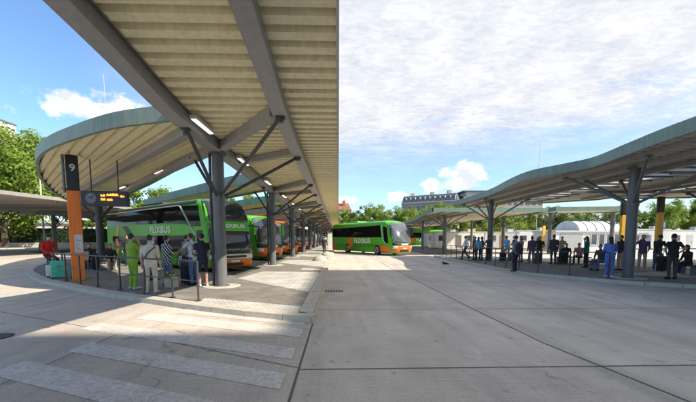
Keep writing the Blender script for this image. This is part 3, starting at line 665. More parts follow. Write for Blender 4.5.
# ------------------------------------------------------------------ buses
class Bus:
    """horizontal slices: (z, front x, half width); nose outline is a superellipse, sides straight, tail rounded. front at x=0, tail at -L"""
    def __init__(s, lev, L, c=.6, p=3.2):
        s.lev, s.L, s.c, s.p = lev, L, c, p
        s.xf = smooth_interp([(l[0], l[1]) for l in lev]); s.hw = smooth_interp([(l[0], l[2]) for l in lev])
        z0, z1 = lev[0][0], lev[-1][0]; zs = sorted(set([l[0] for l in lev] + [z0 + (z1 - z0) * k / 26 for k in range(27)])); s.lev = [(z,) for z in zs]
    def nose(s, f, z): return s.xf(z) - s.c * (1 - max(0., 1 - abs(f) ** s.p) ** (1 / s.p))
    def front(s, f, z, off=0.):
        """point on the nose, f = -1..1 across"""
        f = max(-.999, min(.999, f)); e = .004
        def P(a, zz): return Vector((s.nose(a, zz), a * s.hw(zz), zz))
        a, b = (P(f + e, z) - P(f - e, z)), (P(f, z + .02) - P(f, z - .02))
        n = a.cross(b).normalized(); n = n if n.x > 0 else -n
        return P(f, z) + n * off
    def side(s, sg, x, z, off=0.): return Vector((x, sg * (s.hw(z) + off), z))
    def outline(s, z):
        pts = []
        for k in range(25):
            a = -PI / 2 + PI * k / 24; f = math.copysign(abs(math.sin(a)) ** .75, math.sin(a))
            pts.append((s.nose(f, z), f * s.hw(z), z))
        h = s.hw(z); L = s.L - (0 if z < 2.6 else .08 * (z - 2.6))
        pts += [(-L + .25, h, z), (-L + .07, h - .07, z), (-L, h - .25, z), (-L, -h + .25, z), (-L + .07, -h + .07, z), (-L + .25, -h, z)]
        return pts
    def body(s):
        mb = MB(); rows = [s.outline(l[0]) for l in s.lev]; n = len(rows[0])
        mb.v = [p for r in rows for p in r]
        for k in range(len(rows) - 1):
            for i in range(n):
                mb.f.append([k * n + i, k * n + (i + 1) % n, (k + 1) * n + (i + 1) % n, (k + 1) * n + i])
        mb.f += [list(range(n - 1, -1, -1)), list(range((len(rows) - 1) * n, len(rows) * n))]
        mb.m = [0] * len(mb.f); mb.sm = [True] * (len(mb.f) - 2) + [False] * 2
        return mb
    def fpanel(s, f0, f1, z0, z1, off=.012, nf=16, nz=6, z0f=None, z1f=None):
        mb = MB(); vs = []
        for j_ in range(-1, nz + 2):
            for i in range(-1, nf + 2):
                f = f0 + (f1 - f0) * min(max(i, 0), nf) / nf
                a = z0 if z0f is None else z0f(f); b = z1 if z1f is None else z1f(f)
                z = a + (b - a) * min(max(j_, 0), nz) / nz
                edge = i in (-1, nf + 1) or j_ in (-1, nz + 1)
                vs.append(s.front(f, z, -.02 if edge else off))
        w = nf + 3
        return mb.add(vs, [(r * w + c, r * w + c + 1, (r + 1) * w + c + 1, (r + 1) * w + c) for r in range(nz + 2) for c in range(w - 1)], 0, True)
    def spanel(s, sg, top, bot, off=.012, nz=4):
        """side panel between two polylines of (x, z) with equal counts"""
        mb = MB(); m = len(top); vs = []
        for j_ in range(-1, nz + 2):
            t = min(max(j_, 0), nz) / nz
            for i in range(-1, m + 1):
                k = min(max(i, 0), m - 1); x = bot[k][0] + (top[k][0] - bot[k][0]) * t; z = bot[k][1] + (top[k][1] - bot[k][1]) * t
                vs.append(s.side(sg, x, z, -.02 if (i in (-1, m) or j_ in (-1, nz + 1)) else off))
        w = m + 2
        return mb.add(vs, [(r * w + c, r * w + c + 1, (r + 1) * w + c + 1, (r + 1) * w + c) for r in range(nz + 2) for c in range(w - 1)])

def wheel(root, x, y, sg, r=.5, w=.3):
    t = MB(); t.lathe([(r * .62, -w / 2), (r * .95, -w / 2), (r, -w / 2 + .05), (r, w / 2 - .05), (r * .95, w / 2), (r * .62, w / 2)], 28, (x, y, r), 'Y')
    wh = t.build('wheel', 'tyre', root)
    q = MB(); o = sg * (w / 2 + .008)
    q.lathe([(r * .63, -.012), (r * .63, .012)], 24, (x, y + o, r), 'Y')
    rm = q.build('rim', 'rim', wh)
    q = MB(); q.lathe([(r * .22, -.05), (r * .2, .05)], 16, (x, y + o, r), 'Y')
    for i in range(8): q.tube((x + r * .42 * math.cos(i * PI / 4), y + o - .03, r + r * .42 * math.sin(i * PI / 4)), (x + r * .42 * math.cos(i * PI / 4), y + o + .025, r + r * .42 * math.sin(i * PI / 4)), .045, n=8)
    q.build('hub', 'bdark', wh)
def put_text(root, body, size, m, loc, rot, sx=1., name='lettering'):
    me = text_mesh(body, size, m, name, .004, sx)
    o = bpy.data.objects.new(name, me); COL.objects.link(o); o.parent = root; o.location = loc; o.rotation_euler = rot
    return o
def cut_wells(body, wells, hw, r):
    mods = []
    for (x, sg) in wells:
        c = MB(); c.lathe([(r, -.45), (r, .45)], 24, (x, sg * hw, .48), 'Y'); cu = c.build('well_cutter', 'bdark')
        m = body.modifiers.new('well', 'BOOLEAN'); m.object = cu; m.operation = 'DIFFERENCE'; m.solver = 'EXACT'; mods.append(cu)
    bpy.context.view_layer.update()
    me = bpy.data.meshes.new_from_object(body.evaluated_get(bpy.context.evaluated_depsgraph_get()))
    body.modifiers.clear(); body.data = me
    for c in mods: bpy.data.objects.remove(c)

def mirror(root, B, sg, z, m, long=.55, drop=.75):
    b = MB(); p = B.front(sg * .9, z, 0); q = p + Vector((long, sg * .22, -.08)); r_ = q + Vector((.05, sg * .02, -.25))
    b.path([p, q, r_], .035, 8); arm = b.build('mirror', m, root)
    b = MB(); b.box((r_.x - .09, r_.y - .11, r_.z - drop + .1), (r_.x + .09, r_.y + .11, r_.z + .12)); b.build('mirror_head', m, arm, bevel=.05)
def emblem(root, B, sg, x0, z0, z1, m='borange', w=.42):
    """slanted orange double arrow on the flank"""
    h = z1 - z0
    b = MB()
    def q(pts): b.add([B.side(sg, x, z, .012) for x, z in pts], [tuple(range(len(pts)))])
    q([(x0 + .75 * w, z1), (x0 + 1.45 * w, z1), (x0 + .55 * w, z0 + .60 * h), (x0 - .15 * w, z0 + .60 * h)])
    q([(x0 - .15 * w, z0 + .595 * h), (x0 + .55 * w, z0 + .595 * h), (x0 + 1.05 * w, z0 + .36 * h), (x0 + .35 * w, z0 + .36 * h)])
    q([(x0 + .35 * w, z0 + .355 * h), (x0 + 1.05 * w, z0 + .355 * h), (x0 + .2 * w, z0), (x0 - .6 * w, z0)])
    return b.build('emblem', m, root)

def double_decker(label, group):
    L = 14.0
    B = Bus([(.22, -.14, 1.20), (.34, -.04, 1.25), (.9, 0, 1.26), (1.4, -.02, 1.26), (2.3, -.16, 1.26), (2.7, -.24, 1.26), (3.2, -.40, 1.24), (3.6, -.62, 1.20), (3.82, -.86, 1.10), (3.94, -1.15, .95), (3.98, -1.5, .75)], L, .55, 3.4)
    r = thing('double_deck_coach', label, 'coach', (0, 0, 0), 0, group)
    body = B.body().build('body', 'bgreen', r)
    cut_wells(body, [(-3.0, 1), (-3.0, -1), (-9.4, 1), (-9.4, -1), (-10.75, 1), (-10.75, -1)], 1.26, .58)
    for sg in (-1, 1):
        # upper-deck glass ends in a silver line that sweeps down and forward
        B.spanel(sg, [(-L + .3, 3.62), (-5, 3.64), (-3.1, 3.64), (-2.95, 3.62)], [(-L + .3, 2.72), (-5, 2.72), (-2.4, 2.60), (-1.75, 2.42)]).build('upper_window', 'bglass', r)
        b = MB(); pts = [B.side(sg, x, z, .02) for x, z in ((-L + .4, 3.66), (-6, 3.68), (-3.2, 3.68), (-2.95, 3.60), (-2.4, 3.05), (-1.75, 2.35), (-1.35, 1.95))]
        b.path(pts, .03, 8); b.build('silver_trim', 'bsilver', r)
        B.spanel(sg, [(-L + 1.3, 1.98), (-6, 1.98), (-1.9, 1.98), (-1.5, 1.98)], [(-L + 1.3, 1.06), (-6, 1.06), (-1.9, 1.06), (-1.5, 1.0)]).build('lower_window', 'bglass', r)
        B.spanel(sg, [(-2.85, 3.64), (-2.0, 3.60), (-1.18, 3.56)], [(-1.72, 2.46), (-1.3, 2.46), (-.86, 2.46)]).build('front_side_window', 'bglass', r)
        B.spanel(sg, [(-1.3, 2.25), (-.75, 2.25)], [(-1.3, .45), (-.7, .45)]).build('door', 'bglass', r)
        put_text(r, 'FLIXBUS', .56, 'bwhite', B.side(sg, -5.3, 2.33, .016), (PI / 2, 0, PI if sg > 0 else 0), 1.25)
        emblem(r, B, sg, -L + 1.9, .4, 2.72, w=.55)
        B.spanel(sg, [(-L + 3.2, 2.66), (-L + 3.9, 2.66)], [(-L + 4.0, 2.02), (-L + 4.9, 2.02)], .014).build('dark_slash', 'bdark', r)
        b = MB()
        for x in (-4.4, -5.9, -7.4): b.box((x, sg * 1.26 - .012, .32), (x + .02, sg * 1.26 + .012, 1.0))
        b.build('hatch_gap', 'bdark', r)
        for x in (-3.0, -9.4, -10.75): wheel(r, x, sg * 1.1, sg)
    B.fpanel(-.97, .97, 2.74, 3.9, nz=10).build('upper_windscreen', 'bwscreen', r)
    B.fpanel(-.95, .95, .98, 2.20).build('lower_windscreen', 'bwscreen', r)
    B.fpanel(-.6, .6, 2.0, 2.16, .016).build('route_display', 'bdark', r)
    put_text(r, 'FLIXBUS', .27, 'bwhite', B.front(0, 2.48, .02), (PI / 2 - .16, 0, PI / 2), 1.5)
    B.fpanel(-.97, .97, .70, .95, .014).build('silver_grille', 'bwhite', r)
    B.fpanel(-.55, .55, .76, .89, .022).build('grille_slot', 'bdark', r)
    B.fpanel(-.985, .985, .26, .68, .014).build('bumper', 'borange', r)
    B.fpanel(-.4, .4, .34, .5, .024).build('air_intake', 'bdark', r)
    B.fpanel(-.2, .2, .52, .62, .026, 6, 2).build('number_plate', 'bwhite', r)
    for sg in (-1, 1):
        a, b_ = sorted((sg * .70, sg * .94)); B.fpanel(a, b_, .72, .92, .026, 8, 3).build('headlight', 'head', r)
        mirror(r, B, sg, 2.55, 'bdark')
        b = MB(); p = B.front(sg * .12, 1.02, .03); q = B.front(sg * .62, 1.6, .04); b.path([p, q], .014, 6); b.build('wiper', 'bdark', r)
    p = B.front(.55, 1.15, .0); MB().box((p.x - .35, p.y - .25, 1.05), (p.x - .33, p.y + .2, 1.35)).build('route_card', 'yellow', r)
    b = MB(); b.prism([(-L + .4, -.74), (-1.75, -.74), (-1.52, -.4), (-1.52, .4), (-1.75, .74), (-L + .4, .74)], 3.97, 3.995); b.build('roof_panel', 'bdark', r)
    for sg in (-1, 1): B.spanel(sg, [(-L + .3, 3.96), (-1.6, 3.96)], [(-L + .3, 3.70), (-1.35, 3.66)], .012).build('cant_panel', 'bdark', r)
    MB().box((-9, -.8, 3.99), (-6, .8, 4.12)).build('roof_unit', 'bdark', r, bevel=.08)
    return r

def coach(label, group, kind='green'):
    L = 12.2
    B = Bus([(.25, -.22, 1.18), (.36, -.08, 1.24), (.8, 0, 1.26), (1.25, -.05, 1.27), (1.8, -.20, 1.27), (2.4, -.46, 1.26), (2.9, -.80, 1.23), (3.2, -1.10, 1.17), (3.36, -1.42, 1.06), (3.45, -1.8, .88), (3.48, -2.2, .6)], L, .75, 2.7)
    r = thing('touring_coach', label, 'coach', (0, 0, 0), 0, group)
    main = {'green': 'bgreen', 'orange': 'borange', 'mixed': 'bgreen'}[kind]
    body = B.body().build('body', main, r)
    cut_wells(body, [(-2.85, 1), (-2.85, -1), (-8.6, 1), (-8.6, -1)], 1.26, .57)
    for sg in (-1, 1):
        B.spanel(sg, [(-L + .25, 2.86), (-6, 2.93), (-3.0, 3.0), (-2.35, 3.0)], [(-L + .25, 1.86), (-6, 1.80), (-3.0, 1.80), (-2.05, 1.80)]).build('side_window', 'bglass', r)
        b = MB()
        for x in (-4.4, -6.2, -8., -9.6, -10.9): b.add([B.side(sg, x, z_, .016) for x, z_ in ((x, 1.82), (x + .05, 1.82), (x + .05, 2.92), (x, 2.92))], [(0, 1, 2, 3)])
        b.build('window_divider', 'bdark', r)
        b = MB(); b.path([B.side(sg, x, z_, .02) for x, z_ in ((-2.1, 3.02), (-2.0, 2.3), (-1.75, 1.5), (-1.4, 1.15))], .045, 8); b.build('silver_trim', 'bsilver', r)
        B.spanel(sg, [(-1.9, 2.86), (-1.5, 2.8), (-1.28, 2.7)], [(-1.62, 1.35), (-1.3, 1.25), (-.98, 1.2)], .014).build('driver_window', 'bglass', r)
        put_text(r, 'FLIXBUS', .74, 'bwhite', B.side(sg, -5.5, 1.40, .016), (PI / 2, 0, PI if sg > 0 else 0), 1.15)
        emblem(r, B, sg, -8.35 if sg < 0 else -8.6, .42, 2.05, w=1.1)
        B.spanel(sg, [(-2.25, .95), (-1.6, .9), (-.78, .80)], [(-2.25, .36), (-1.6, .36), (-.75, .36)], .014).build('front_flash', 'borange', r)
        B.spanel(sg, [(-L + .28, 1.5), (-L + .55, 1.2), (-L + 1.0, .7)], [(-L + .28, .36), (-L + .6, .36), (-L + 1.4, .36)], .014).build('rear_flash', 'borange', r)
        b = MB()
        for x in (-3.6, -5.1, -6.6, -7.8, -9.6, -10.8): b.add([B.side(sg, x_, z_, .013) for x_, z_ in ((x, .38), (x + .018, .38), (x + .018, 1.08), (x, 1.08))], [(0, 1, 2, 3)])
        b.add([B.side(sg, x_, z_, .013) for x_, z_ in ((-11.2, 1.08), (-3.5, 1.08), (-3.5, 1.095), (-11.2, 1.095))], [(0, 1, 2, 3)])
        b.build('hatch_gap', 'bdark', r)
        b = MB()
        for x in (-4.2, -5.7, -7.2, -8.4): b.add([B.side(sg, x_, z_, .014) for x_, z_ in ((x, .86), (x + .12, .86), (x + .12, .92), (x, .92))], [(0, 1, 2, 3)])
        b.build('hatch_handle', 'bdark', r)
        for x in (-2.85, -8.6): wheel(r, x, sg * 1.11, sg)
    B.fpanel(-.955, .955, 1.28, 3.26, nz=10, z0f=lambda f: 1.22 + .10 * f * f, z1f=lambda f: 3.28 - .28 * f**4).build('windscreen', 'cscreen', r)
    B.fpanel(-.955, .955, 1.0, 1.235, .014, z1f=lambda f: 1.19 + .10 * f * f).build('dark_band', 'bdark', r)
    B.fpanel(-.33, .33, 1.02, 1.17, .022, 8, 2).build('route_display', 'bwhite', r)
    B.fpanel(-.985, .985, .30, .98, .014).build('bumper', 'borange', r)
    B.fpanel(-.45, .45, .40, .60, .024).build('air_intake', 'bdark', r)
    B.fpanel(-.2, .2, .64, .74, .026, 6, 2).build('number_plate', 'bwhite', r)
    for sg in (-1, 1):
        a, b_ = sorted((sg * .66, sg * .95)); B.fpanel(a, b_, .66, .93, .026, 8, 3).build('headlight', 'head', r)
        mirror(r, B, sg, 2.95, 'bgreen' if kind == 'mixed' else 'bdark', .6, .8)
        b = MB(); b.path([B.front(sg * .1, 1.28, .03), B.front(sg * .6, 1.75, .04)], .014, 6); b.build('wiper', 'bdark', r)
    MB().box((-9.6, -.75, 3.44), (-7.2, .75, 3.62)).build('roof_unit', main, r, bevel=.08)
    return r

def place(o, front, head): o.location = (front[0], front[1], .012); o.rotation_euler = (0, 0, math.atan2(head[1], head[0])); return o
HB = np.array((.775, -.632))
d1 = place(double_decker('green double deck coach with raked silver trim being loaded beside the left platform', 'coaches parked in the left bays'), (-5.22, 17.05), HB); d1.scale = (1, 1, .925)
c2 = place(coach('green coach with orange bumper and green mirror, second bay of the left platform', 'coaches parked in the left bays', 'mixed'), (-4.9, 25.5), HB)
c3 = place(coach('orange coach behind the second bay, mostly hidden by columns', 'coaches parked in the left bays', 'orange'), (-4.75, 34.2), HB)
for i, (y, lab) in enumerate(((42.8, 'orange coach in the fourth bay of the left platform'), (51.6, 'orange coach in the fifth bay, a sliver between far columns'), (60.2, 'farthest orange coach on the left platform, beyond the fifth bay'))):
    place(tag(copy_tree(c3), lab), (-4.75, y), HB)
cc = place(coach('green coach with pale windscreen pulling out in the middle of the road', 'coaches on the road and island', 'green'), (6.45, 32.4), (.51, -.86))
cf = place(tag(copy_tree(cc), 'green coach parked far off under the right canopies'), (23.5, 70), (.97, -.24))

# ------------------------------------------------------------------ people
POSE = dict(
    stand=dict(),
    weight=dict(leg={1: ((.12, .10, .50), (.15, .10, .09))}, arm={-1: ((-.27, -.08, .20), (-.17, .06, .02)), 1: ((.27, -.05, .2), (.20, .10, -.02))}),
    walk=dict(leg={-1: ((-.10, .20, .52), (-.10, .27, .11)), 1: ((.10, .02, .48), (.10, -.30, .19))}, arm={-1: ((-.25, -.13, .21), (-.26, -.12, -.04)), 1: ((.25, .10, .20), (.24, .24, .02))}),
    phone=dict(arm={1: ((.23, .16, .24), (.06, .20, .56)), -1: ((-.23, .15, .22), (-.05, .20, .52))}, lean=-.03),
    drink=dict(arm={1: ((.26, .18, .36), (.07, .17, .60)), -1: ((-.25, -.02, .19), (-.2, .16, .08))}),
    hips=dict(arm={-1: ((-.33, -.08, .22), (-.19, .05, .06)), 1: ((.33, -.08, .22), (.19, .05, .06))}),
    reach=dict(arm={-1: ((-.24, .20, .30), (-.22, .44, .20)), 1: ((.24, .08, .2), (.16, .30, .12))}, lean=.10),
    hold=dict(arm={-1: ((-.23, .04, .2), (-.08, .25, .16)), 1: ((.23, .04, .2), (.08, .25, .18))}),
    bend=dict(leg={1: ((.11, .26, .54), (.11, .05, .20))}, arm={-1: ((-.24, .10, .22), (-.12, .30, .14)), 1: ((.24, .10, .22), (.10, .32, .10))}, lean=.16),
    sit=dict(ph=.50, leg={-1: ((-.13, .42, .50), (-.13, .44, .09)), 1: ((.13, .42, .50), (.13, .40, .09))}, arm={-1: ((-.25, .08, .18), (-.12, .33, .10)), 1: ((.25, .08, .18), (.12, .33, .10))}, lean=.12),
    perch=dict(ph=.93, leg={-1: ((-.12, .36, .70), (-.12, .50, .30)), 1: ((.12, .33, .66), (.12, .40, .24))}, arm={-1: ((-.25, .05, .18), (-.12, .32, .06)), 1: ((.25, .05, .18), (.10, .34, .04))}, lean=.10),
)
PEND = []
def ellipse_loft(mb, rows, n=16):
    b = len(mb.v)
    for (c, rx, ry) in rows:
        for i in range(n):
            a = 2 * PI * i / n; mb.v.append((c[0] + rx * math.cos(a), c[1] + ry * math.sin(a), c[2]))
    for k in range(len(rows) - 1):
        for i in range(n): mb.f.append([b + k * n + i, b + k * n + (i + 1) % n, b + (k + 1) * n + (i + 1) % n, b + (k + 1) * n + i])
    mb.f += [[b + i for i in range(n - 1, -1, -1)], [b + (len(rows) - 1) * n + i for i in range(n)]]
    mb.m = [0] * len(mb.f); mb.sm = [True] * len(mb.f)

def person(label, loc, face, h, top, bottom, shoes='shoeb', pose='stand', hair='short', hairm=None, skin=None, fat=1., sleeve=1., shorts=False, hem=-.03, vox=.013, group='travellers waiting at the station', z=ZP, fem=False):
    ps = POSE[pose]; ph = ps.get('ph', .92); s = h / 1.72
    root_name = 'person'
    lean = ps.get('lean', 0.)
    def T(p):                                           # torso space (relative to pelvis) -> body space
        x, y, zz = p
        return Vector((x, y * math.cos(lean) + zz * math.sin(lean), ph + zz * math.cos(lean) - y * math.sin(lean)))
    mb = MB(); caps = []                                # caps: (p, q, rp, rq, material)
    def cap(p, q, r0, r1, m, n=12):
        p, q = Vector(p), Vector(q); mb.tube(p, q, r0, r1, n); mb.ell(p, (r0,) * 3, n, 8); mb.ell(q, (r1,) * 3, n, 8); caps.append((p, q, r0, r1, m))
    sw = .175 if fem else .19
    rows = [(-.14, .12, .10), (-.06, .172 * fat, .128 * fat), (.03, .168 * fat, .124 * fat), (.16, (.14 if fem else .15) * fat, .108 * fat), (.30, .165 * fat, .122 * fat), (.40, .178 * fat, .116 * fat), (.475, .165, .095), (.52, .10, .075), (.545, .062, .062)]
    ellipse_loft(mb, [(T((0, 0, a)), b, c) for a, b, c in rows])
    for a, b, r, m in ((-.10, hem, .14, 2), (max(hem, -.10), .44, .15, 1)):
        if b > a: caps.append((T((0, 0, a)), T((0, 0, b)), r * fat, r * fat, m))
    caps.append((T((-sw, 0, .45)), T((sw, 0, .45)), .07, .07, 1))
    cap(T((0, 0, .50)), T((0, .015, .60)), .056, .052, 0)
    for sg in (-1, 1):
        hip = T((sg * .092, 0, -.04))
        kn, an = ps.get('leg', {}).get(sg, ((sg * .105, .025, .49), (sg * .11, -.02, .09)))
        kn, an = Vector(kn), Vector(an)
        cap(hip, kn, .088 * fat, .062 * (1 + (fat - 1) * .6), 2); low = 0 if shorts else 2
        cap(kn, an, .055 if shorts else .064, .038 if shorts else .052, low)
        cf = kn.lerp(an, .3) + Vector((0, -.018, 0)); cap(cf, cf + Vector((0, 0, -.08)), .05, .042, low)
        d = Vector((sg * .03, .15, -.045)); cap(an + Vector((0, -.035, -.045)), an + d, .042, .036, 3)
        sh = T((sg * sw, 0, .455)); el, wr = ps.get('arm', {}).get(sg, ((sg * .235, -.03, .19), (sg * .245, .05, -.06)))
        el, wr = T(el), T(wr)
        mid = sh.lerp(el, .62)
        cap(sh, mid, .060 * (1 + (fat - 1) * .5), .052, 1); cap(mid, el, .05, .043, 1 if sleeve > .5 else 0)
        cap(el, wr, .043 if sleeve > .8 else .039, .031, 1 if sleeve > .8 else 0)
        fd = (wr - el).normalized(); sd = fd.orthogonal().normalized(); sd = Vector((0, 1, 0)).cross(fd)
        sd = sd.normalized() if sd.length > .2 else Vector((1, 0, 0)); pd = fd.cross(sd)
        cap(wr, wr + fd * .075, .030, .034, 0)
        for k in range(4):
            b0 = wr + fd * .085 + pd * (k - 1.5) * .019; ln = (.058, .072, .066, .05)[k]
            b1 = b0 + fd * ln * .6; b2 = b1 + (fd * .8 + sd * -sg * .5).normalized() * ln * .5
            cap(b0, b1, .0105, .010, 0, 8); cap(b1, b2, .010, .0085, 0, 8)
        t0 = wr + fd * .03 + pd * -.03; t1 = t0 + (fd * .7 - pd * .7).normalized() * .045
        cap(t0, t1, .013, .011, 0, 8); cap(t1, t1 + fd * .028, .011, .009, 0, 8)
    hc = T((0, .03, .69)); ht = lean * .3
    mb.ell(hc, (.074, .094, .112), 18, 14); mb.ell(hc + Vector((0, .035, -.055)), (.052, .058, .058), 14, 10)
    caps.append((hc + Vector((0, 0, -.03)), hc + Vector((0, 0, .03)), .08, .08, 0))
    cap(hc + Vector((0, .092, .012)), hc + Vector((0, .112, -.022)), .010, .014, 0, 8)
    for sg in (-1, 1): cap(hc + Vector((sg * .076, -.005, .012)), hc + Vector((sg * .078, -.008, -.02)), .014, .011, 0, 8)
    ob = mb.build('person', [skin or SK, CL[top], CL[bottom], CL[shoes], FEAT, LIP])
    ob.location = (loc[0], loc[1], z - .003); ob.rotation_euler = (0, 0, math.radians(face) - PI / 2); ob.scale = (s, s, s)
    tag(ob, label, 'person', group)
    m = ob.modifiers.new('fuse', 'REMESH'); m.mode = 'VOXEL'; m.voxel_size = vox; m.use_smooth_shade = True
    m = ob.modifiers.new('soft', 'SMOOTH'); m.factor = .5; m.iterations = 2
    PEND.append((ob, caps, hc, ph + hem if hem < -.05 else None))
    # hair / headwear
    hm = hairm or HAIR; hb = MB()
    if hair in ('short', 'long', 'bun', 'bob'):
        hb.ell(hc + Vector((0, -.016, .024)), (.083, .094, .103), 18, 12)
        if hair == 'long': hb.ell(hc + Vector((0, -.075, -.14)), (.088, .05, .20), 14, 10)
        if hair == 'bob': hb.ell(hc + Vector((0, -.035, -.05)), (.098, .072, .10), 14, 10)
        if hair == 'bun': hb.ell(hc + Vector((0, -.10, .075)), (.045, .045, .045), 12, 8)
        hb.build('hair', hm, ob)
    elif hair == 'cap':
        hb.ell(hc + Vector((0, -.006, .03)), (.085, .100, .098), 18, 12); hb.ell(hc + Vector((0, .105, .05)), (.062, .065, .012), 14, 6); hb.build('cap', hm, ob)
    elif hair == 'scarf':
        hb.ell(hc + Vector((0, -.018, .012)), (.092, .104, .122), 18, 12); hb.ell(hc + Vector((0, -.02, -.13)), (.105, .095, .085), 16, 10); hb.build('headscarf', hm, ob)
    return ob
def finish_people():
    bpy.context.view_layer.update(); dg = bpy.context.evaluated_depsgraph_get()
    for ob, caps, hc, hemz in PEND:
        me = bpy.data.meshes.new_from_object(ob.evaluated_get(dg)); ob.modifiers.clear(); old = ob.data; ob.data = me
        n = len(me.polygons); cen = np.empty(n * 3, np.float32); me.polygons.foreach_get('center', cen); cen = cen.reshape(-1, 3)
        best = np.full(n, 1e9); mi = np.zeros(n, np.int32)
        for p, q, r0, r1, m in caps:
            p, q = np.array(p), np.array(q); d = q - p; t = np.clip(((cen - p) @ d) / max(d @ d, 1e-9), 0, 1)
            dist = np.linalg.norm(cen - (p + t[:, None] * d), axis=1) - (r0 + (r1 - r0) * t)
            k = dist < best; best[k] = dist[k]; mi[k] = m
        if hemz is not None: mi[(mi == 2) & (cen[:, 2] > hemz)] = 1
        h = np.array(hc)
        for sg in (-1, 1):
            e = h + np.array((sg * .032, .086, .012)); mi[np.linalg.norm((cen - e) * (1, .4, 1.5), axis=1) < .014] = 4
        e = h + np.array((0, .09, -.058)); mi[np.linalg.norm((cen - e) * (.6, .4, 2.2), axis=1) < .015] = 5
        me.polygons.foreach_set('material_index', mi)
        me.polygons.foreach_set('use_smooth', np.ones(n, bool)); me.name = 'person_body'; me.update()
        bpy.data.meshes.remove(old)
    PEND.clear()

WL = 'passengers at the left platform'
person('person in a lime green tracksuit with hands raised to the face', (-6.34, 10.47), 60, 1.70, 'lime', 'lime', 'shoew', 'phone', 'short', fat=1.14, vox=.010, group=WL)
person('person in cream shirt and trousers seen from behind with dark cross-body strap', (-5.36, 9.68), 100, 1.66, 'cream', 'cream', 'shoew', 'stand', 'short', fat=1.12, sleeve=.6, vox=.010, group=WL)
person('person in a black and white striped loose top and jeans', (-5.62, 11.1), 60, 1.66, 'stripe', 'jeans', 'shoeb', 'hold', 'short', fat=1.12, hem=-.16, vox=.010, group=WL, fem=True)
person('person in white T-shirt and blue jeans reaching towards the luggage', (-4.86, 11.35), 160, 1.74, 'white', 'jeans', 'shoeb', 'reach', 'short', HAIRB, sleeve=.4, vox=.010, group=WL)
person('person in dark top and shorts with bare calves beside the thick column', (-4.42, 11.0), 130, 1.72, 'navy', 'navy', 'shoew', 'hold', 'short', sleeve=.4, shorts=True, vox=.010, group=WL)
person('person in red jacket and dark cap perched on the railing at the platform tip', (-12.05, 14.25), -20, 1.72, 'red', 'black', 'shoeb', 'perch', 'cap', CL['black'], vox=.012, group=WL)
person('person in a pale hood standing close behind the lime tracksuit', (-6.9, 12.6), 80, 1.62, 'purple', 'dgrey', 'shoeb', 'hold', 'scarf', CL['white'], group=WL)
person('person in black seated on the bench behind the orange pillar', (-12.9, 17.75), -60, 1.74, 'black', 'black', 'shoeb', 'sit', 'short', group=WL)
person('person in black with pale trousers seated at the right end of the bench', (-11.35, 17.0), -50, 1.72, 'black', 'beige', 'shoew', 'sit', 'long', fem=True, group=WL)
person('person in black standing at the tail of the double deck coach', (-12.1, 19.6), -70, 1.74, 'black', 'navy', 'shoeb', 'stand', 'short', group=WL)
person('person in white shirt leaning into the open luggage hold', (-6.6, 14.6), 60, 1.72, 'grey', 'navy', 'shoeb', 'reach', 'short', group=WL)
person('person in dark suit walking far down the left platform', (-1.35, 31.5), 80, 1.75, 'black', 'black', 'shoeb', 'walk', 'short', group=WL)
WR = 'passengers at the right island'
person('person in pale grey shirt walking at the far end of the right railing', (9.5, 24.8), 170, 1.76, 'white', 'dgrey', 'shoeb', 'walk', 'short', group=WR)
person('person in black standing left of the turquoise shirt', (10.0, 24.3), 200, 1.70, 'black', 'black', 'shoeb', 'stand', 'short', group=WR)
person('person in turquoise top seen from behind among black coats', (9.95, 23.6), 60, 1.68, 'sky', 'black', 'shoeb', 'stand', 'long', fem=True, sleeve=.4, group=WR)
person('person in black with bare arms right of the turquoise shirt', (10.35, 23.9), 150, 1.70, 'black', 'jeans', 'shoeb', 'hold', 'bob', fem=True, sleeve=.3, group=WR)
person('person in black jacket over white shirt by the second grey column', (10.55, 23.3), 20, 1.76, 'dgrey', 'black', 'shoeb', 'hips', 'short', group=WR)
person('person in light blue shirt and beige trousers leaning right of the second grey column', (11.7, 22.9), 200, 1.76, 'lblue', 'beige', 'shoeb', 'bend', 'short', group=WR)
person('person in grey shirt with dark trousers standing outside the railing', (8.35, 15.55), 110, 1.70, 'grey', 'black', 'shoeb', 'weight', 'short', sleeve=.5, vox=.011, group=WR)
person('person in dusty pink top just inside the railing', (12.1, 21.9), 190, 1.68, 'pink', 'dgrey', 'shoeb', 'hold', 'bob', HAIRB, fem=True, group=WR)
person('person in purple jacket seen over the railing', (12.3, 21.0), 80, 1.70, 'purple', 'grey', 'shoeb', 'stand', 'short', fat=1.08, hem=-.2, group=WR)
person('person in black coat with raised hand beside the purple jacket', (12.75, 20.9), 220, 1.70, 'black', 'dgrey', 'shoeb', 'drink', 'short', group=WR)
person('broad person in black suit seen from behind next to a yellow pillar', (13.2, 20.2), 80, 1.80, 'dgrey', 'dgrey', 'shoeb', 'stand', 'short', fat=1.14, hem=-.16, group=WR)
person('person in black seated low to the right of the broad black suit', (13.9, 20.1), 250, 1.70, 'black', 'black', 'shoeb', 'sit', 'short', group=WR)
person('person in maroon seated in front of the white pavilion', (14.6, 19.9), 215, 1.74, 'pink', 'black', 'shoeb', 'sit', 'short', group=WR)
person('person in charcoal top and jeans seated left of the blue outfit', (13.0, 16.2), 200, 1.70, 'dgrey', 'jeans', 'shoeb', 'sit', 'short', group=WR)
person('person in cornflower blue outfit with long dark hair behind the railing', (11.0, 13.25), 70, 1.64, 'blue', 'blue', 'shoew', 'hold', 'long', fem=True, fat=1.1, vox=.010, group=WR)
person('person in black half hidden behind the thick right column', (13.9, 16.1), 180, 1.72, 'black', 'beige', 'shoeb', 'stand', 'short', group=WR)
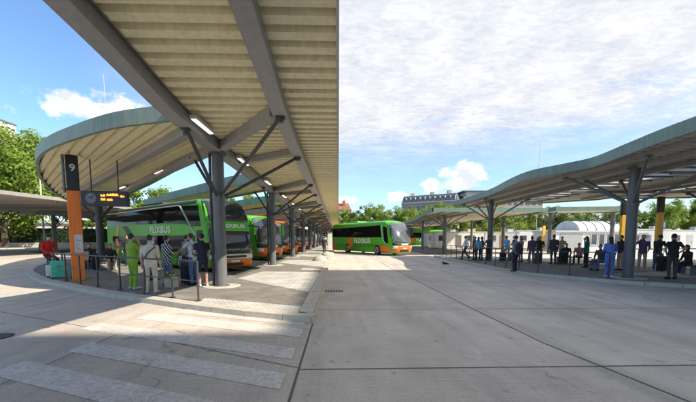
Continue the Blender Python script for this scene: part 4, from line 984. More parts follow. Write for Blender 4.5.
person('person in purple grey top and beige trousers drinking', (14.8, 15.9), 230, 1.74, 'purple', 'beige', 'shoew', 'drink', 'short', group=WR)
person('person in black stepping forward with bent knee by the black suitcase', (15.45, 15.8), 10, 1.76, 'black', 'jeans', 'shoew', 'bend', 'short', group=WR)
person('person in black T-shirt and grey jeans seen from behind, hands at the hips', (12.85, 12.5), 80, 1.74, 'black', 'dgrey', 'shoeb', 'hips', 'short', sleeve=.4, fat=1.08, vox=.010, group=WR)
person('person in black seated at the right edge of the photo', (15.1, 14.0), 170, 1.72, 'black', 'navy', 'shoew', 'sit', 'bob', fem=True, group=WR)
for lab, p, f, h, top, bot, po, ha in (
        ('person in grey top standing deep behind the purple jacket', (13.6, 23.2), 210, 1.72, 'grey', 'navy', 'weight', 'short'),
        ('person in white top with a dark bob behind the black raised hand', (14.4, 23.8), 160, 1.66, 'white', 'jeans', 'hold', 'bob'),
        ('person in beige coat waiting near the yellow pillar by the pavilion', (15.6, 23.0), 240, 1.70, 'beige', 'dgrey', 'phone', 'short'),
        ('person in navy jacket walking behind the light blue shirt', (13.4, 25.2), 175, 1.76, 'navy', 'beige', 'walk', 'short'),
        ('person in teal jacket in the gap left of the thick right column', (13.3, 17.6), 120, 1.68, 'teal', 'black', 'drink', 'long')):
    person(lab, p, f, h, top, bot, 'shoeb', po, ha, group=WR)
finish_people()

# ------------------------------------------------------------------ bags and luggage
def rolling_case(label, loc, rz, m, hh=.62, w=.42, d=.25, group='luggage on the platforms'):
    t = thing('suitcase', label, 'suitcase', loc, rz, group); mm = CL[m] if m in CL else M[m]
    b = MB(); b.box((-w / 2, -d / 2, .05), (w / 2, d / 2, hh)); b.build('shell', mm, t, bevel=.04)
    b = MB()
    for k in range(5): b.box((-w * .42 + k * w * .2, -d / 2 - .008, .1), (-w * .42 + k * w * .2 + .02, -d / 2 + .004, hh - .06))
    b.build('rib_panel', mm, t)
    b = MB(); b.path([(-w * .28, d * .3, hh), (-w * .28, d * .3, hh + .36), (w * .28, d * .3, hh + .36), (w * .28, d * .3, hh)], .011, 6); b.build('handle', 'dsteel', t)
    for sx in (-1, 1):
        for sy in (-1, 1):
            q = MB(); q.lathe([(.03, -.012), (.03, .012)], 12, (sx * w * .4, sy * d * .38, .03), 'Y'); q.build('caster', 'bdark', t)
    return t
def backpack(label, loc, rz, m, hh=.48, group='bags on the platforms', mm2=None):
    t = thing('backpack', label, 'bag', loc, rz, group)
    b = MB(); b.ell((0, 0, hh / 2), (.16, .10, hh / 2), 16, 12); b.ell((0, .02, hh * .22), (.155, .105, hh * .22), 16, 10); b.build('sack', CL[m], t)
    b = MB(); b.ell((0, .10, hh * .34), (.11, .05, hh * .2), 14, 10); b.build('pocket', CL[mm2 or m], t)
    for sg in (-1, 1):
        q = MB(); q.path([(sg * .08, -.07, hh * .86), (sg * .09, -.15, hh * .7), (sg * .1, -.16, hh * .4), (sg * .09, -.08, hh * .12)], .014, 6); q.build('strap', 'bdark', t)
    return t
rolling_case('mint green hard suitcase standing at the railing', (-10.95, 13.35, ZP), math.radians(40), 'mint', .70, .46)
rolling_case('white case beside the mint green suitcase', (-11.5, 13.75, ZP), math.radians(30), 'white', .5, .38)
rolling_case('dark teal case partly behind the orange pillar', (-10.2, 13.3, ZP), math.radians(40), 'teal', .6, .4)
rolling_case('black suitcase at the feet of the striped top', (-5.1, 11.6, ZP), .5, 'black', .66)
rolling_case('tall black suitcase in front of the jeans', (-5.35, 11.95, ZP), .3, 'dgrey', .72)
rolling_case('black suitcase standing behind the person with a bent knee', (15.25, 15.3, ZP), .2, 'black', .74, .48)
rolling_case('black case between the seated people on the island', (13.55, 19.8, ZP), .2, 'black', .7, .5)
rolling_case('dark grey case beside the purple jacket', (12.5, 20.6, ZP), .4, 'dgrey', .66, .46)
rolling_case('navy case by the person in light blue', (11.25, 22.6, ZP), .4, 'navy', .6, .44)
backpack('big black rucksack hanging on the back of the red jacket', (-12.32, 14.36, 1.07), math.radians(160) - PI / 2, 'black', .52)
backpack('black rucksack on the back of the person outside the railing', (8.40, 15.36, 1.0), math.radians(-70) - PI / 2, 'black', .5)
backpack('black shoulder bag hanging beside the person outside the railing', (8.08, 15.5, .62), math.radians(200) - PI / 2, 'dgrey', .42)
backpack('teal green rucksack on the person in white T-shirt', (-4.70, 11.28, 1.08), math.radians(-20) - PI / 2, 'teal', .46)
backpack('huge black rucksack leaning on the bench behind the pillar', (-12.1, 17.0, ZP), .4, 'black', .9, mm2='dgrey')
# flower bag on the ground
t = thing('flower_bag', 'white patterned bag with leafy flowers standing by the striped top', 'bag', (-5.32, 10.75, ZP), .4, 'bags on the platforms')
b = MB(); b.prism([(-.2, -.1), (.2, -.1), (.2, .1), (-.2, .1)], 0, .34); b.build('bag_body', CL['cream'], t, bevel=.03)
b = MB()
for i in range(90):
    a = random.uniform(0, 2 * PI); e = random.uniform(.1, 1); p = Vector((math.cos(a) * .22 * e, math.sin(a) * .15 * e, .36 + random.uniform(0, .22) * (1.1 - e)))
    u = Vector((random.gauss(0, 1), random.gauss(0, 1), random.gauss(0, 1))).normalized() * .045; w = u.orthogonal().normalized() * .025
    b.add([p - u, p - w, p + u, p + w], [(0, 1, 2, 3)])
b.build('leaves', 'leaf2', t)
for i in range(7):
    q = MB(); a = i * .9; q.ell((math.cos(a) * .12, math.sin(a) * .08, .44 + .06 * math.sin(i * 2)), (.03, .03, .025), 8, 6); q.build('flower', 'white', t)
# cross-body strap lies on the cream shirt
b = MB(); pts = []
for k in range(13):
    a = k / 12 * PI * 1.0; f = k / 12
    pts.append((-5.36 + (.17 - .34 * f) * 1.0, 9.68 - .135 * math.sin(a) - .02, .12 + 1.33 - .40 * f))
b.path(pts, .016, 6); tag(b.build('shoulder_strap', 'bdark'), 'dark strap crossing the back of the cream shirt', 'strap')

# ------------------------------------------------------------------ railings
def railing(label, pts, posts, hgt=1.0, base=ZP, mid=.5):
    t = thing('railing', label, 'railing', (*pts[0], base), 0, 'railings along the platform edges'); og = (*pts[0], base)
    b = MB(); b.path([(x, y, base + hgt) for x, y in pts], .023, 8); b.build('top_rail', 'dsteel', t, og)
    b = MB(); b.path([(x, y, base + mid) for x, y in pts], .015, 8); b.build('mid_rail', 'dsteel', t, og)
    for (x, y) in posts:
        b = MB(); b.tube((x, y, base), (x, y, base + hgt), .026, n=8); b.lathe([(.075, 0), (.075, .02)], 12, (x, y, base)); b.build('post', 'dsteel', t, og)
def resample(pts, step):
    out = [pts[0]]; acc = 0
    for a, b in zip(pts, pts[1:]):
        d = math.dist(a, b); t = step - acc
        while t <= d: out.append((a[0] + (b[0] - a[0]) * t / d, a[1] + (b[1] - a[1]) * t / d)); t += step
        acc = (acc + d) % step
    return out
LR = [(-3.5, 8.38), (-4.4, 8.93), (-5.5, 9.6), (-6.7, 10.4), (-7.83, 11.05), (-8.86, 11.68), (-10.03, 12.55), (-11.2, 13.5), (-12.4, 14.6), (-12.9, 15.3), (-12.9, 16.0)]
railing('dark two-bar railing curving along the left platform edge', curve_pts(LR, 4), LR)
RR = resample(curve_pts([(9.35, 30), (9.2, 25), (9.15, 20), (9.05, 17), (9.2, 15.2), (9.9, 14.0), (10.6, 13.1), (11.0, 12.7)], 5), 1.35)
railing('dark two-bar railing along the curved kerb of the right island', curve_pts(RR, 3), RR)

# ------------------------------------------------------------------ numbered pillars, departure board, bench, bin
def pillar(label, x, y, rz, paint, top, num=None, notice=True, group='coloured platform pillars'):
    t = thing('platform_pillar', label, 'pillar', (x, y, ZP), rz, group); s = .19
    MB().box((-s, -.11, 0), (s, .11, 3.28)).build('painted_shaft', paint, t, bevel=.02)
    MB().box((-s + .02, -.095, 3.281), (s - .0, .095, top - ZP)).build('number_head', 'black', t, bevel=.015)
    b = MB(); b.tube((-s - .055, 0, 3.2), (-s - .055, 0, top - ZP), .045, n=10); b.build('side_pipe', 'steel', t)
    if notice:
        MB().box((-.05, -.13, 1.05), (.18, -.111, 1.70)).build('notice_board', 'paper', t)
        b = MB()
        for k in range(9): b.box((-.02, -.133, 1.12 + k * .06), (.15 - .05 * (k % 3), -.1305, 1.135 + k * .06))
        b.build('notice_text', 'steel', t)
    if num:
        for (lx, ly, r) in ((.02, -.1025, 0), (-.2, 0, -PI / 2)):
            me = text_mesh(num, .34, 'white', 'number'); o = bpy.data.objects.new('number', me); COL.objects.link(o); o.parent = t
            o.location = (lx, ly, 4.08) if r == 0 else (-s + .0125, 0.0, 4.08); o.rotation_euler = (PI / 2, 0, r)
    return t
pillar('orange pillar with black head numbered 9 on the left platform', -9.6, 12.6, math.radians(33), 'orange', 4.66, '9')
for i, (x, y, lab) in enumerate(((21.4, 21.9, 'broad yellow pillar with black head near the right edge'), (21.25, 24.6, 'yellow pillar peeking out behind the thick right column'), (27.9, 45, 'yellow pillar next to a thin grey column in front of the white pavilion'),
                                 (24.9, 50.5, 'yellow pillar just right of the second grey column'), (22.8, 56, 'yellow pillar left of the second grey column'), (21.8, 63, 'small yellow pillar above the turquoise shirt'), (22.3, 74, 'farthest yellow pillar in front of the distant green coach'))):
    pillar(lab, x, y, 0, 'yellow', 4.45 if i < 2 else 4.3, None, False)
t = thing('departure_board', 'black hanging departure board with orange lit rows beside the orange pillar', 'sign', (-8.4, 12.5, 2.84), math.radians(8)); t.scale = (.88, 1, .92)
MB().box((-.86, -.1, 0), (.86, .1, .58)).build('casing', 'black', t, bevel=.02)
b = MB()
for k in range(2): b.tube((-.5 + k * 1.0, 0, .58), (-.5 + k * 1.0, 0, 1.78), .025, n=8)
b.build('hanger', 'dsteel', t)
random.seed(3)
def led_word(x, z, w, h=.085):
    b = MB(); n_ = max(1, int(w / .034)); b.box((x, -.104, z), (x + w, -.1012, z + .012)); b.box((x, -.104, z + h * .5), (x + w, -.1012, z + h * .5 + .012))
    for i in range(n_): b.box((x + i * .034, -.106, z), (x + i * .034 + .022, -.1015, z + h - random.choice((0, 0, .03))))
    b.build('led_row', 'led', t)
for x, z, w in ((-.12, .37, .17), (.10, .40, .44), (.60, .35, .16), (-.12, .22, .17), (.10, .21, .22)): led_word(x, z, w)
b = MB(); b.lathe([(.2, -.006), (.2, .006)], 28, (-.48, -.104, .29), 'Y'); b.build('clock_face', 'steel', t)
for a_, l_ in ((.9, .15), (2.6, .11)):
    b = MB(); b.tube((-.48, -.114, .29), (-.48 + l_ * math.cos(a_), -.114, .29 + l_ * math.sin(a_)), .012, n=6); b.build('clock_hand', 'black', t)
t = thing('bench', 'dark slatted bench behind the orange pillar', 'bench', (-12.1, 17.45, ZP), math.radians(-28))
for k in range(3): MB().box((-1.3, -.22 + k * .15, .42), (1.3, -.09 + k * .15, .46)).build('slat', 'dsteel', t)
for sx in (-1.0, 1.0):
    b = MB(); b.box((sx - .03, -.2, 0), (sx + .03, .2, .42)); b.build('leg', 'steel', t)
def bench_simple(label, x, y, rz, L=1.6):
    t = thing('bench', label, 'bench', (x, y, ZP), rz, 'metal benches on the island')
    MB().box((-L / 2, -.22, .40), (L / 2, .22, .45)).build('seat', 'dsteel', t, bevel=.015)
    for sx in (-1, 1): MB().box((sx * L * .4 - .03, -.2, 0), (sx * L * .4 + .03, .2, .40)).build('leg', 'steel', t)
bench_simple('metal bench under the seated people in front of the white pavilion', 14.3, 20.05, math.radians(-5), 2.0)
bench_simple('metal bench left of the blue outfit', 13.05, 16.25, math.radians(10), 1.2)
bench_simple('metal bench at the right edge of the photo', 15.15, 14.05, math.radians(70), 1.4)
t = thing('waste_bin', 'small grey wire bin on a post behind the orange pillar', 'bin', (-11.9, 16.2, ZP))
b = MB(); b.tube((0, 0, 0), (0, 0, 1.0), .03, n=8); b.build('post', 'steel', t)
b = MB(); b.lathe([(.17, .55), (.2, .95)], 16, (0, -.2, 0)); b.build('basket', 'lgrey', t)
for i, (x, y, lab) in enumerate(((-1.29, 23.3, 'pale stone dome bollard at the platform edge, the nearer one'), (-1.03, 30.0, 'pale stone dome bollard farther down the platform edge'))):
    b = MB(); b.ell((0, 0, 0), (.52, .38, .42), 20, 10, 0, (0, PI / 2)); o = b.build('stone_bollard', 'stone'); o.location = (x, y, ZP); tag(o, lab, 'bollard', 'stone dome bollards')

# pigeon
t = MB(); t.ell((0, 0, .14), (.075, .15, .075), 14, 10); t.ell((0, .13, .22), (.042, .045, .045), 12, 8); t.tube((0, .08, .17), (0, .13, .22), .05, .036, 10); t.tube((0, -.10, .13), (0, -.27, .10), .05, .03, 8)
t.tube((0, .165, .215), (0, .195, .208), .012, .004, 6)
t.tube((.03, .01, .09), (.03, .02, 0), .007, n=6); t.tube((-.03, .01, .09), (-.03, .02, 0), .007, n=6)
o = t.build('pigeon', 'bdark'); o.location = (6.6, 20.6, .012); o.rotation_euler = (0, 0, .9); tag(o, 'dark pigeon standing on the road before the right railing', 'bird')

# ------------------------------------------------------------------ trees and hedge
def make_tree(seed, H, R, leaf, crown0=.22, nclump=70, per=75, lsz=.30):
    rnd = random.Random(seed)
    t = bpy.data.objects.new('broadleaf_tree', None); COL.objects.link(t)
    b = MB(); pts = [(0, 0, 0)]
    for k in range(1, 6): pts.append((rnd.uniform(-.15, .15) * k * .4, rnd.uniform(-.15, .15) * k * .4, H * .6 * k / 5))
    for k, (p, q) in enumerate(zip(pts, pts[1:])): b.tube(p, q, H * .024 * (1 - k * .16), H * .024 * (1 - (k + 1) * .16), 10)
    trunk = b.build('trunk', 'bark', t)
    cl = []
    for i in range(nclump):
        u = rnd.random() ** .45; th = rnd.uniform(0, 2 * PI); ct = rnd.uniform(-1, 1); st = math.sqrt(1 - ct * ct)
        wob = 1 + .22 * math.sin(3 * th + seed) * st + .15 * math.sin(5 * ct + 2 * th + seed * 2)
        c = Vector((R * u * wob * st * math.cos(th), R * u * wob * st * math.sin(th), H * (crown0 + (1 - crown0) * .5) + H * (1 - crown0) * .5 * u * ct * (1 + .1 * math.sin(4 * th))))
        cl.append((c, rnd.uniform(.55, 1.25) * R * .23))
    for i in range(9):
        c, r = cl[i * 5]; z0 = H * rnd.uniform(.25, .5); m = MB(); md = Vector((c.x * .45, c.y * .45, (z0 + c.z) * .52))
        m.tube((0, 0, z0), md, H * .010, H * .007, 7); m.tube(md, c, H * .007, H * .002, 7); m.build('limb', 'bark', t)
    m = MB()
    for c, r in cl:
        for k in range(per):
            d = Vector((rnd.gauss(0, 1), rnd.gauss(0, 1), rnd.gauss(0, .8))).normalized() * r * rnd.random() ** .4
            p = c + d; nn = (d.normalized() * .9 + Vector((0, 0, .5)) + Vector((rnd.gauss(0, .45), rnd.gauss(0, .45), rnd.gauss(0, .45)))).normalized(); u = nn.cross(Vector((rnd.gauss(0, 1), rnd.gauss(0, 1), rnd.gauss(0, 1)))).normalized(); w = nn.cross(u)
            s = lsz * rnd.uniform(.6, 1.3)
            m.v += [tuple(p - u * s), tuple(p - w * s * .55), tuple(p + u * s), tuple(p + w * s * .55)]
            n_ = len(m.v); m.f.append([n_ - 4, n_ - 3, n_ - 2, n_ - 1]); m.m.append(0); m.sm.append(False)
    me = bpy.data.meshes.new('crown'); me.from_pydata(m.v, [], m.f); me.materials.append(M[leaf]); me.update()
    o = bpy.data.objects.new('crown', me); COL.objects.link(o); o.parent = t
    return t, H
PROTO = [make_tree(1, 12, 4.6, 'leaf1', .22, 80, 120, .22), make_tree(5, 12, 5.2, 'leaf2', .18, 95, 120, .22), make_tree(9, 13, 4.4, 'leaf3b', .2, 90, 120, .21), make_tree(12, 18, 7.2, 'leaf2', .16, 160, 120, .25)]
used = set()
def tree(kind, x, y, h, rz, label, group):
    p, H = PROTO[kind]; o = p if kind not in used else copy_tree(p); used.add(kind)
    o.location = (x, y, 0); s = h / H; o.scale = (s * random.uniform(.95, 1.15), s * random.uniform(.95, 1.15), s); o.rotation_euler = (0, 0, rz)
    return tag(o, label, 'tree', group)
GC = 'trees behind the coach in the middle'
for i, (x, y, h) in enumerate(((-5, 92, 10.5), (1.5, 88, 9.6), (6.5, 86, 10.4), (11.0, 90, 10.6), (16.5, 86, 10.0), (21.5, 91, 9.8), (27, 96, 11.6), (33.5, 92, 12.2), (41, 97, 12.6))):
    tree((0, 1, 2)[i % 3], x, y, h, i * 1.3, ['green tree at the far end of the long platform roof', 'green tree above the tail of the road coach', 'yellow green tree above the lettering of the road coach', 'tall green tree above the middle of the road coach', 'green tree above the front of the road coach',
         'bushy tree just right of the road coach windscreen', 'green tree below the beige house', 'green tree in front of the beige house by the canopy tip', 'green tree half hidden by the second right canopy'][i], GC)
GL = 'tall trees at the left edge'
for i, (x, y, h, k) in enumerate(((-67, 58, 21.5, 3), (-58, 62, 20, 1), (-55, 57, 20.5, 3), (-51, 68, 17, 2), (-45, 72, 14.5, 0), (-39, 78, 13.5, 1), (-74, 66, 19, 2), (-32, 88, 14.5, 2), (-24, 95, 14, 0), (-17, 98, 13, 1))):
    tree(k, x, y, h, i * 2.1 + .5, ['tallest leafy tree at the left edge of the photo', 'bright green tree behind the left canopy post', 'large spreading tree left of the curved green fascia', 'tree just below the curved roof over the far left road', 'low tree seen under the curved roof by the orange pillar',
         'tree glimpsed above the departure board', 'dark tree mostly beyond the left frame edge', 'light green tree above the tail of the double deck coach', 'tree between the curved roof and the green fascia behind it', 'tree far behind the parked coaches'][i], GL)
GR = 'trees behind the right island'
for i, (x, y, h) in enumerate(((47, 96, 9.5), (55, 98, 8.6), (62, 94, 9.4), (70, 97, 8.8), (76, 92, 8.8), (83, 95, 9.6), (90, 92, 10.2), (97, 96, 10.8), (104, 93, 11.4), (111, 100, 11.8), (66, 108, 9.5), (52, 110, 10))):
    tree((1, 0, 2)[i % 3], x, y, h * 1.16, i * 1.9, ['first tree of the row behind the right island', 'tree behind the yellow pillar near the second grey column', 'tree behind the left end of the white pavilion', 'tree behind the arched roof of the white pavilion', 'tree right behind the arched pavilion roof end',
         'tree between pavilion and thick right column', 'tree just right of the thick right column', 'tree left of the broad yellow pillar', 'tall tree right of the broad yellow pillar', 'tree at the right edge of the photo', 'pale tree standing back behind the pavilion', 'tree standing back behind the second grey column'][i], GR)
# clipped hedge and low wall across the loop road
def hedge(label, a, b, z0, z1, th=1.6):
    a, b = Vector((*a, 0)), Vector((*b, 0)); d = (b - a); ln = d.length; d.normalize(); n = Vector((-d.y, d.x, 0)); m = MB(); rnd = random.Random(4)
    for i in range(int(ln * 170)):
        f = rnd.choice((0, 0, 1, 2)); t = rnd.uniform(0, ln); zz = rnd.uniform(z0, z1); o = th / 2 if f == 0 else rnd.uniform(-th / 2, th / 2)
        if f == 1: zz = z1
        p = a + d * t + n * (o * (-1 if rnd.random() < .5 else 1) + rnd.uniform(-.18, .18)) + Vector((0, 0, zz + rnd.uniform(-.15, .15)))
        u = Vector((rnd.gauss(0, 1), rnd.gauss(0, 1), rnd.gauss(0, 1))).normalized() * .17; w = u.orthogonal().normalized() * .10
        m.add([p - u, p - w, p + u, p + w], [(0, 1, 2, 3)])
    c = [a + n * th * .4, b + n * th * .4, b - n * th * .4, a - n * th * .4]
    m.prism([(v.x, v.y) for v in c], z0, z1 - .1)
    return tag(m.build('hedge', 'leaf3'), label, 'hedge')
hedge('long dark clipped hedge behind the low wall across the loop road', (-88, 52), (-20, 76), .6, 3.4)
b = MB(); b.prism([(-86, 49.6), (-86.3, 50.3), (-18.6, 74.2), (-18.4, 73.5)], 0, .95); tag(b.build('low_wall', 'stone'), 'low pale stone wall in front of the long hedge', 'wall')
b = MB(); b.prism([(-84, 45.5), (-85, 48.4), (-19.3, 71.6), (-18.3, 68.6)], 0, .16); struct('far_pavement', b, 'kerb')

# ------------------------------------------------------------------ buildings
def facade_windows(root, p, q, zs, n, w, h, m='wglass', gap=.04, name='window', frame=None):
    """n windows per row between plan points p and q, set proud of the wall; each its own part"""
    p, q = Vector((*p, 0)), Vector((*q, 0)); d = (q - p); ln = d.length; d.normalize(); nrm = Vector((d.y, -d.x, 0))
    for z in zs:
        for i in range(n):
            c = p + d * ln * (i + .5) / n
            a, e = c - d * w / 2, c + d * w / 2
            b = MB(); vs = []
            for o in (-.05, gap): vs += [a + nrm * o + Vector((0, 0, z)), e + nrm * o + Vector((0, 0, z)), e + nrm * o + Vector((0, 0, z + h)), a + nrm * o + Vector((0, 0, z + h))]
            b.add(vs, [(0, 1, 2, 3), (4, 5, 6, 7), (0, 1, 5, 4), (2, 3, 7, 6), (1, 2, 6, 5), (3, 0, 4, 7)])
            wn = b.build(name, m, root)
            if frame:
                f = MB(); g = gap + .03
                for (u0, u1, v0, v1) in ((-.06, 0, 0, h), (w, w + .06, 0, h), (-.06, w + .06, h, h + .07), (-.1, w + .1, -.1, 0)):
                    vs = []
                    for o in (-.03, g): vs += [a + d * u0 + nrm * o + Vector((0, 0, z + v0)), a + d * u1 + nrm * o + Vector((0, 0, z + v0)), a + d * u1 + nrm * o + Vector((0, 0, z + v1)), a + d * u0 + nrm * o + Vector((0, 0, z + v1))]
                    f.add(vs, [(0, 1, 2, 3), (4, 5, 6, 7), (0, 1, 5, 4), (2, 3, 7, 6), (1, 2, 6, 5), (3, 0, 4, 7)])
                f.build('frame', frame, wn)
# beige apartment house above the trees, long curved attic
t = thing('apartment_house', 'beige house with slate attic and window row rising above the central trees', 'building')
A_, B_, C_, D_ = (30, 160), (52, 146), (64, 168), (36, 182)
b = MB(); b.prism([A_, B_, C_, D_], 0, 18.2); b.build('wall', 'bwall', t)
b = MB(); i0 = [(31.2, 160.8), (51.6, 147.8), (62.5, 167.5), (36.5, 180.4)]
vs = [(*p, 18.2) for p in (A_, B_, C_, D_)] + [(x, y, 21.6) for x, y in i0]
b.add(vs, [(0, 1, 5, 4), (1, 2, 6, 5), (2, 3, 7, 6), (3, 0, 4, 7), (4, 5, 6, 7)]); rf = b.build('roof', 'slate', t)
for (x, y) in ((36, 164), (44, 158), (50, 152)):
    q = MB(); q.box((x - .8, y - .6, 21.4), (x + .8, y + .6, 23.4)); q.build('chimney', 'bwall', rf)
b = MB(); b.prism([(29.7, 159.6), (52.2, 145.3), (52.6, 145.9), (30.1, 160.2)], 18.0, 18.5); b.build('cornice', 'plaster', t)
facade_windows(t, A_, B_, (6.5, 10.5, 14.4), 11, 1.3, 2.2, frame='plaster')
facade_windows(t, (30.6, 160.4), (51.8, 146.9), (18.9,), 11, 1.3, 1.7, gap=.9, name='dormer', frame='plaster')
# long modern block right of it
t = thing('office_block', 'flat roofed grey block with a pale top storey right of the beige house', 'building')
b = MB(); b.prism([(56, 150), (92, 150), (92, 166), (56, 166)], 0, 20.2); b.build('wall', 'bwall', t)
b = MB(); b.prism([(57.5, 151), (91, 151), (91, 165), (57.5, 165)], 20.2, 22.6); b.build('top_storey', 'plaster', t)
b = MB(); b.prism([(55.6, 149.6), (92.4, 149.6), (92.4, 166.4), (55.6, 166.4)], 22.6, 23.0); b.build('roof', 'slate', t)
facade_windows(t, (56, 150), (92, 150), (12.6, 16.6), 13, 1.8, 1.9)
t = thing('tiled_house', 'red roofed house peeking over the trees at the end of the long roof', 'building')
b = MB(); b.prism([(-6, 165), (6, 165), (6, 178), (-6, 178)], 0, 15.6); b.build('wall', 'bwall', t)
b = MB(); b.add([(-6.4, 164.6, 15.6), (6.4, 164.6, 15.6), (6.4, 178.4, 15.6), (-6.4, 178.4, 15.6), (-5, 171, 19.4), (5, 171, 19.4)], [(0, 1, 5, 4), (1, 2, 5), (2, 3, 4, 5), (3, 0, 4)]); rf = b.build('roof', 'rroof', t)
q = MB(); q.box((2, 168, 17.4), (3.4, 169.2, 20.4)); q.build('chimney', 'rroof', rf)
facade_windows(t, (-6, 165), (6, 165), (8.5, 12.2), 5, 1.1, 1.7, frame='plaster')
t = thing('slab_tower', 'pale high rise slab at the left edge above the trees', 'building')
b = MB(); b.prism([(-155, 141), (-141.8, 141), (-141.8, 156), (-155, 156)], 0, 51); b.build('wall', 'plaster', t)
b = MB(); b.prism([(-155.3, 140.7), (-141.5, 140.7), (-141.5, 156.3), (-155.3, 156.3)], 51, 51.6); b.build('roof', 'slate', t)
facade_windows(t, (-155, 141), (-141.8, 141), tuple(26 + 3.1 * k for k in range(8)), 4, 1.8, 1.5)
# white pavilion with arched roof
t = thing('pavilion', 'white pavilion with arched white roof and grey roller shutter', 'building', (34, 46, 0)); og = (34, 46, 0)
x0, x1, y0, y1, hw_ = 28.8, 39.4, 43.8, 49, 2.55
b = MB(); b.prism([(x0, y0), (x1, y0), (x1, y1), (x0, y1)], 0, hw_); b.build('wall', 'white', t, og)
b = MB(); n_ = 14; ax0, ax1 = 31.9, 38.0; vs = []
for k in range(n_ + 1):
    a = PI * k / n_; yy = 46.4 - 2.5 * math.cos(a); zz = 2.62 + 1.45 * math.sin(a); vs += [(ax0, yy, zz), (ax1, yy, zz)]
b.add(vs, [(2 * k, 2 * k + 1, 2 * k + 3, 2 * k + 2) for k in range(n_)] + [tuple(2 * k for k in range(n_ + 1)), tuple(2 * k + 1 for k in range(n_ + 1))]); rf = b.build('roof', 'white', t, og)
for x in (32, 33.2, 34.4, 35.6, 36.8, 37.9):
    b = MB()
    for k in range(n_):
        a, c_ = PI * k / n_, PI * (k + 1) / n_; b.tube((x, 46.4 - 2.53 * math.cos(a), 2.62 + 1.48 * math.sin(a)), (x, 46.4 - 2.53 * math.cos(c_), 2.62 + 1.48 * math.sin(c_)), .05, n=6)
    b.build('roof_rib', 'lgrey', rf, og)
b = MB(); b.prism([(x0 - .2, y0 - .25), (x1 + .2, y0 - .25), (x1 + .2, y1), (x0 - .2, y1)], hw_, hw_ + .2); b.build('cornice', 'lgrey', t, og)
b = MB()
for k in range(14): b.box((29.4, y0 - .06, .2 + k * .15), (32.4, y0 - .01, .33 + k * .15))
b.build('roller_shutter', 'shutter', t, og)
for k in range(5):
    xa = 33.6 + k * 1.05
    b = MB(); b.box((xa, y0 - .05, .9), (xa + .72, y0 - .003, 2.2)); wn = b.build('window', 'wglass', t, og)
    b = MB(); b.box((xa - .06, y0 - .08, .84), (xa, y0 - .004, 2.26)); b.box((xa + .72, y0 - .08, .84), (xa + .78, y0 - .004, 2.26)); b.box((xa - .1, y0 - .12, .78), (xa + .82, y0 - .004, .84)); b.build('frame', 'white', wn, og)
# white site cabins and trailers along the back of the right island
def cabin(label, x, y, L, h=2.6, stripe=None, z0=.25):
    t = thing('site_cabin', label, 'cabin', (x, y, 0), 0, 'white cabins behind the right island')
    MB().box((0, 0, z0), (L, 2.5, h)).build('wall', ('white', 'plaster', 'lgrey')[int(x * 7) % 3], t, bevel=.05)
    b = MB(); b.box((L * .42, -.03, z0 + .02), (L * .42 + .9, -.003, 2.2)); dr = b.build('door', ('steel', 'shutter')[int(x) % 2], t); MB().box((L * .42 + .72, -.07, 1.15), (L * .42 + .82, -.031, 1.22)).build('handle', 'bdark', dr)
    MB().box((L * .7, .6, h + .12), (L * .7 + .9, 1.4, h + .55)).build('roof_vent', 'lgrey', t)
    MB().box((-.06, -.06, h), (L + .06, 2.56, h + .12)).build('roof', 'lgrey', t)
    n = int(L / 2.2)
    for k in range(n):
        b = MB(); xa = .6 + k * (L - 1) / n
        if xa + 1.2 > L * .42 and xa < L * .42 + 1.0: continue
        b.box((xa, -.05, 1.35), (xa + 1.1, -.002, 2.15)); wn = b.build('window', 'wglass', t)
        b = MB(); b.box((xa - .06, -.07, 1.27), (xa + 1.16, -.004, 1.35)); b.build('sill', 'lgrey', wn)
    if stripe: MB().box((.05, -.03, .75), (L - .05, -.003, 1.15)).build('painted_stripe', stripe, t)
    for k in (0, 1): MB().box((.3 + k * (L - .9), .3, 0), (.6 + k * (L - .9), 2.2, z0)).build('footing', 'stone', t)
cabin('long white cabin left of the pavilion', 14.6, 50.5, 7.5); cabin('white cabin behind the second grey column', 22.6, 51.2, 5.4)
cabin('white cabin with its end by the pavilion shutter', 28.4, 53, 6.0, 2.9)
cabin('white cabin just right of the pavilion windows', 40.6, 46.2, 6.2, 2.9); cabin('white cabin behind the drinking person', 47.4, 47, 6.5, 2.8); cabin('white cabin with red stripe at the right edge', 54.5, 47, 8, 2.8, 'red')
cabin('farthest white cabin behind the turquoise shirt', 15.5, 59, 6.5)
t = thing('street_cabinet', 'blue and white sign board above the cabins right of the pavilion', 'sign', (44.5, 45.4, 0))
b = MB(); b.tube((0, 0, 0), (0, 0, 3.2), .05, n=8); b.build('post', 'steel', t); MB().box((-.7, -.05, 3.2), (.7, .05, 3.9)).build('board', CL['blue'], t)
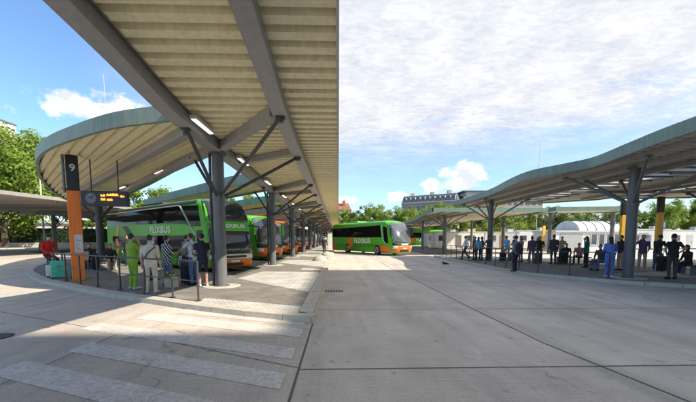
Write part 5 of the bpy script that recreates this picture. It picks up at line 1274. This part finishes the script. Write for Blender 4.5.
# white hoarding at the end of the long platform
t = thing('hoarding', 'white hoarding with grey blotches at the end of the long platform', 'fence', (-1.4, 47, 0))
for k in range(3): MB().box((k * 1.35, 0, .1), (k * 1.35 + 1.3, .08, 2.35)).build('panel', mat('mottled_white_sheet', (.8, .8, .78), .5, var=.35, scale=1.6) if k == 0 else bpy.data.materials['mottled_white_sheet'], t)
for k in range(4): MB().box((k * 1.35 - .06, -.02, 0), (k * 1.35, .1, 2.45)).build('post', 'lgrey', t)
# light hall across the loop road
t = thing('station_hall', 'long light building with a band of windows behind the hedge at far left', 'building')
b = MB(); b.prism([(-120, 70), (-36, 96), (-40, 108), (-124, 82)], 0, 5.4); b.build('wall', 'plaster', t)
b = MB(); b.prism([(-120.6, 69.2), (-35.2, 95.6), (-39.4, 108.6), (-124.6, 82.4)], 5.4, 5.9); b.build('roof', 'lgrey', t)
facade_windows(t, (-120, 70), (-36, 96), (2.3,), 26, 2.1, 1.9, frame='lgrey')
# unseen tower block, added off camera only to shade the near road
t = thing('shade_tower', 'unseen grey tower block added behind the right island to shade the near road', 'building')
b = MB(); b.prism([(30.1, 2.2), (30.1, -42), (44, -42), (44, 2.2)], 0, 30); b.build('wall', 'bwall', t)
b = MB(); b.prism([(20, -9.7), (20, -42), (30.09, -42), (30.09, -9.7)], 0, 30); b.build('shade_wing', 'bwall', t)  # added wing, placed so its shade covers the near crossing stripes
b = MB(); b.prism([(30.5, 1.8), (30.5, -41.5), (43.6, -41.5), (43.6, 1.8)], 30, 30.3); b.build('roof', 'slate', t)
facade_windows(t, (30.1, 2.2), (30.1, -9.6), (2, 6, 10, 14, 18, 22, 26), 4, 1.8, 1.9)

# thin masts and the wayfinding lamp
def mast(label, x, y, h, r=.07, head=True):
    t = thing('street_lamp', label, 'lamp post', (x, y, 0), 0, 'thin masts')
    b = MB(); b.tube((0, 0, 0), (0, 0, h), r, r * .6, 10); b.build('mast', 'lgrey', t)
    if head:
        b = MB(); b.box((-.5, -.12, h), (.5, .12, h + .12)); b.build('lamp_head', 'steel', t, bevel=.03)
mast('white lamp post rising over the pale canopy at far left', -41.8, 49, 12.2, .12)
mast('hair thin mast above the curved green fascia', -34.2, 52, 25.5, .05, False)
mast('hair thin mast above the wavy canopy on the right', 29.8, 50, 15.5, .05, False)
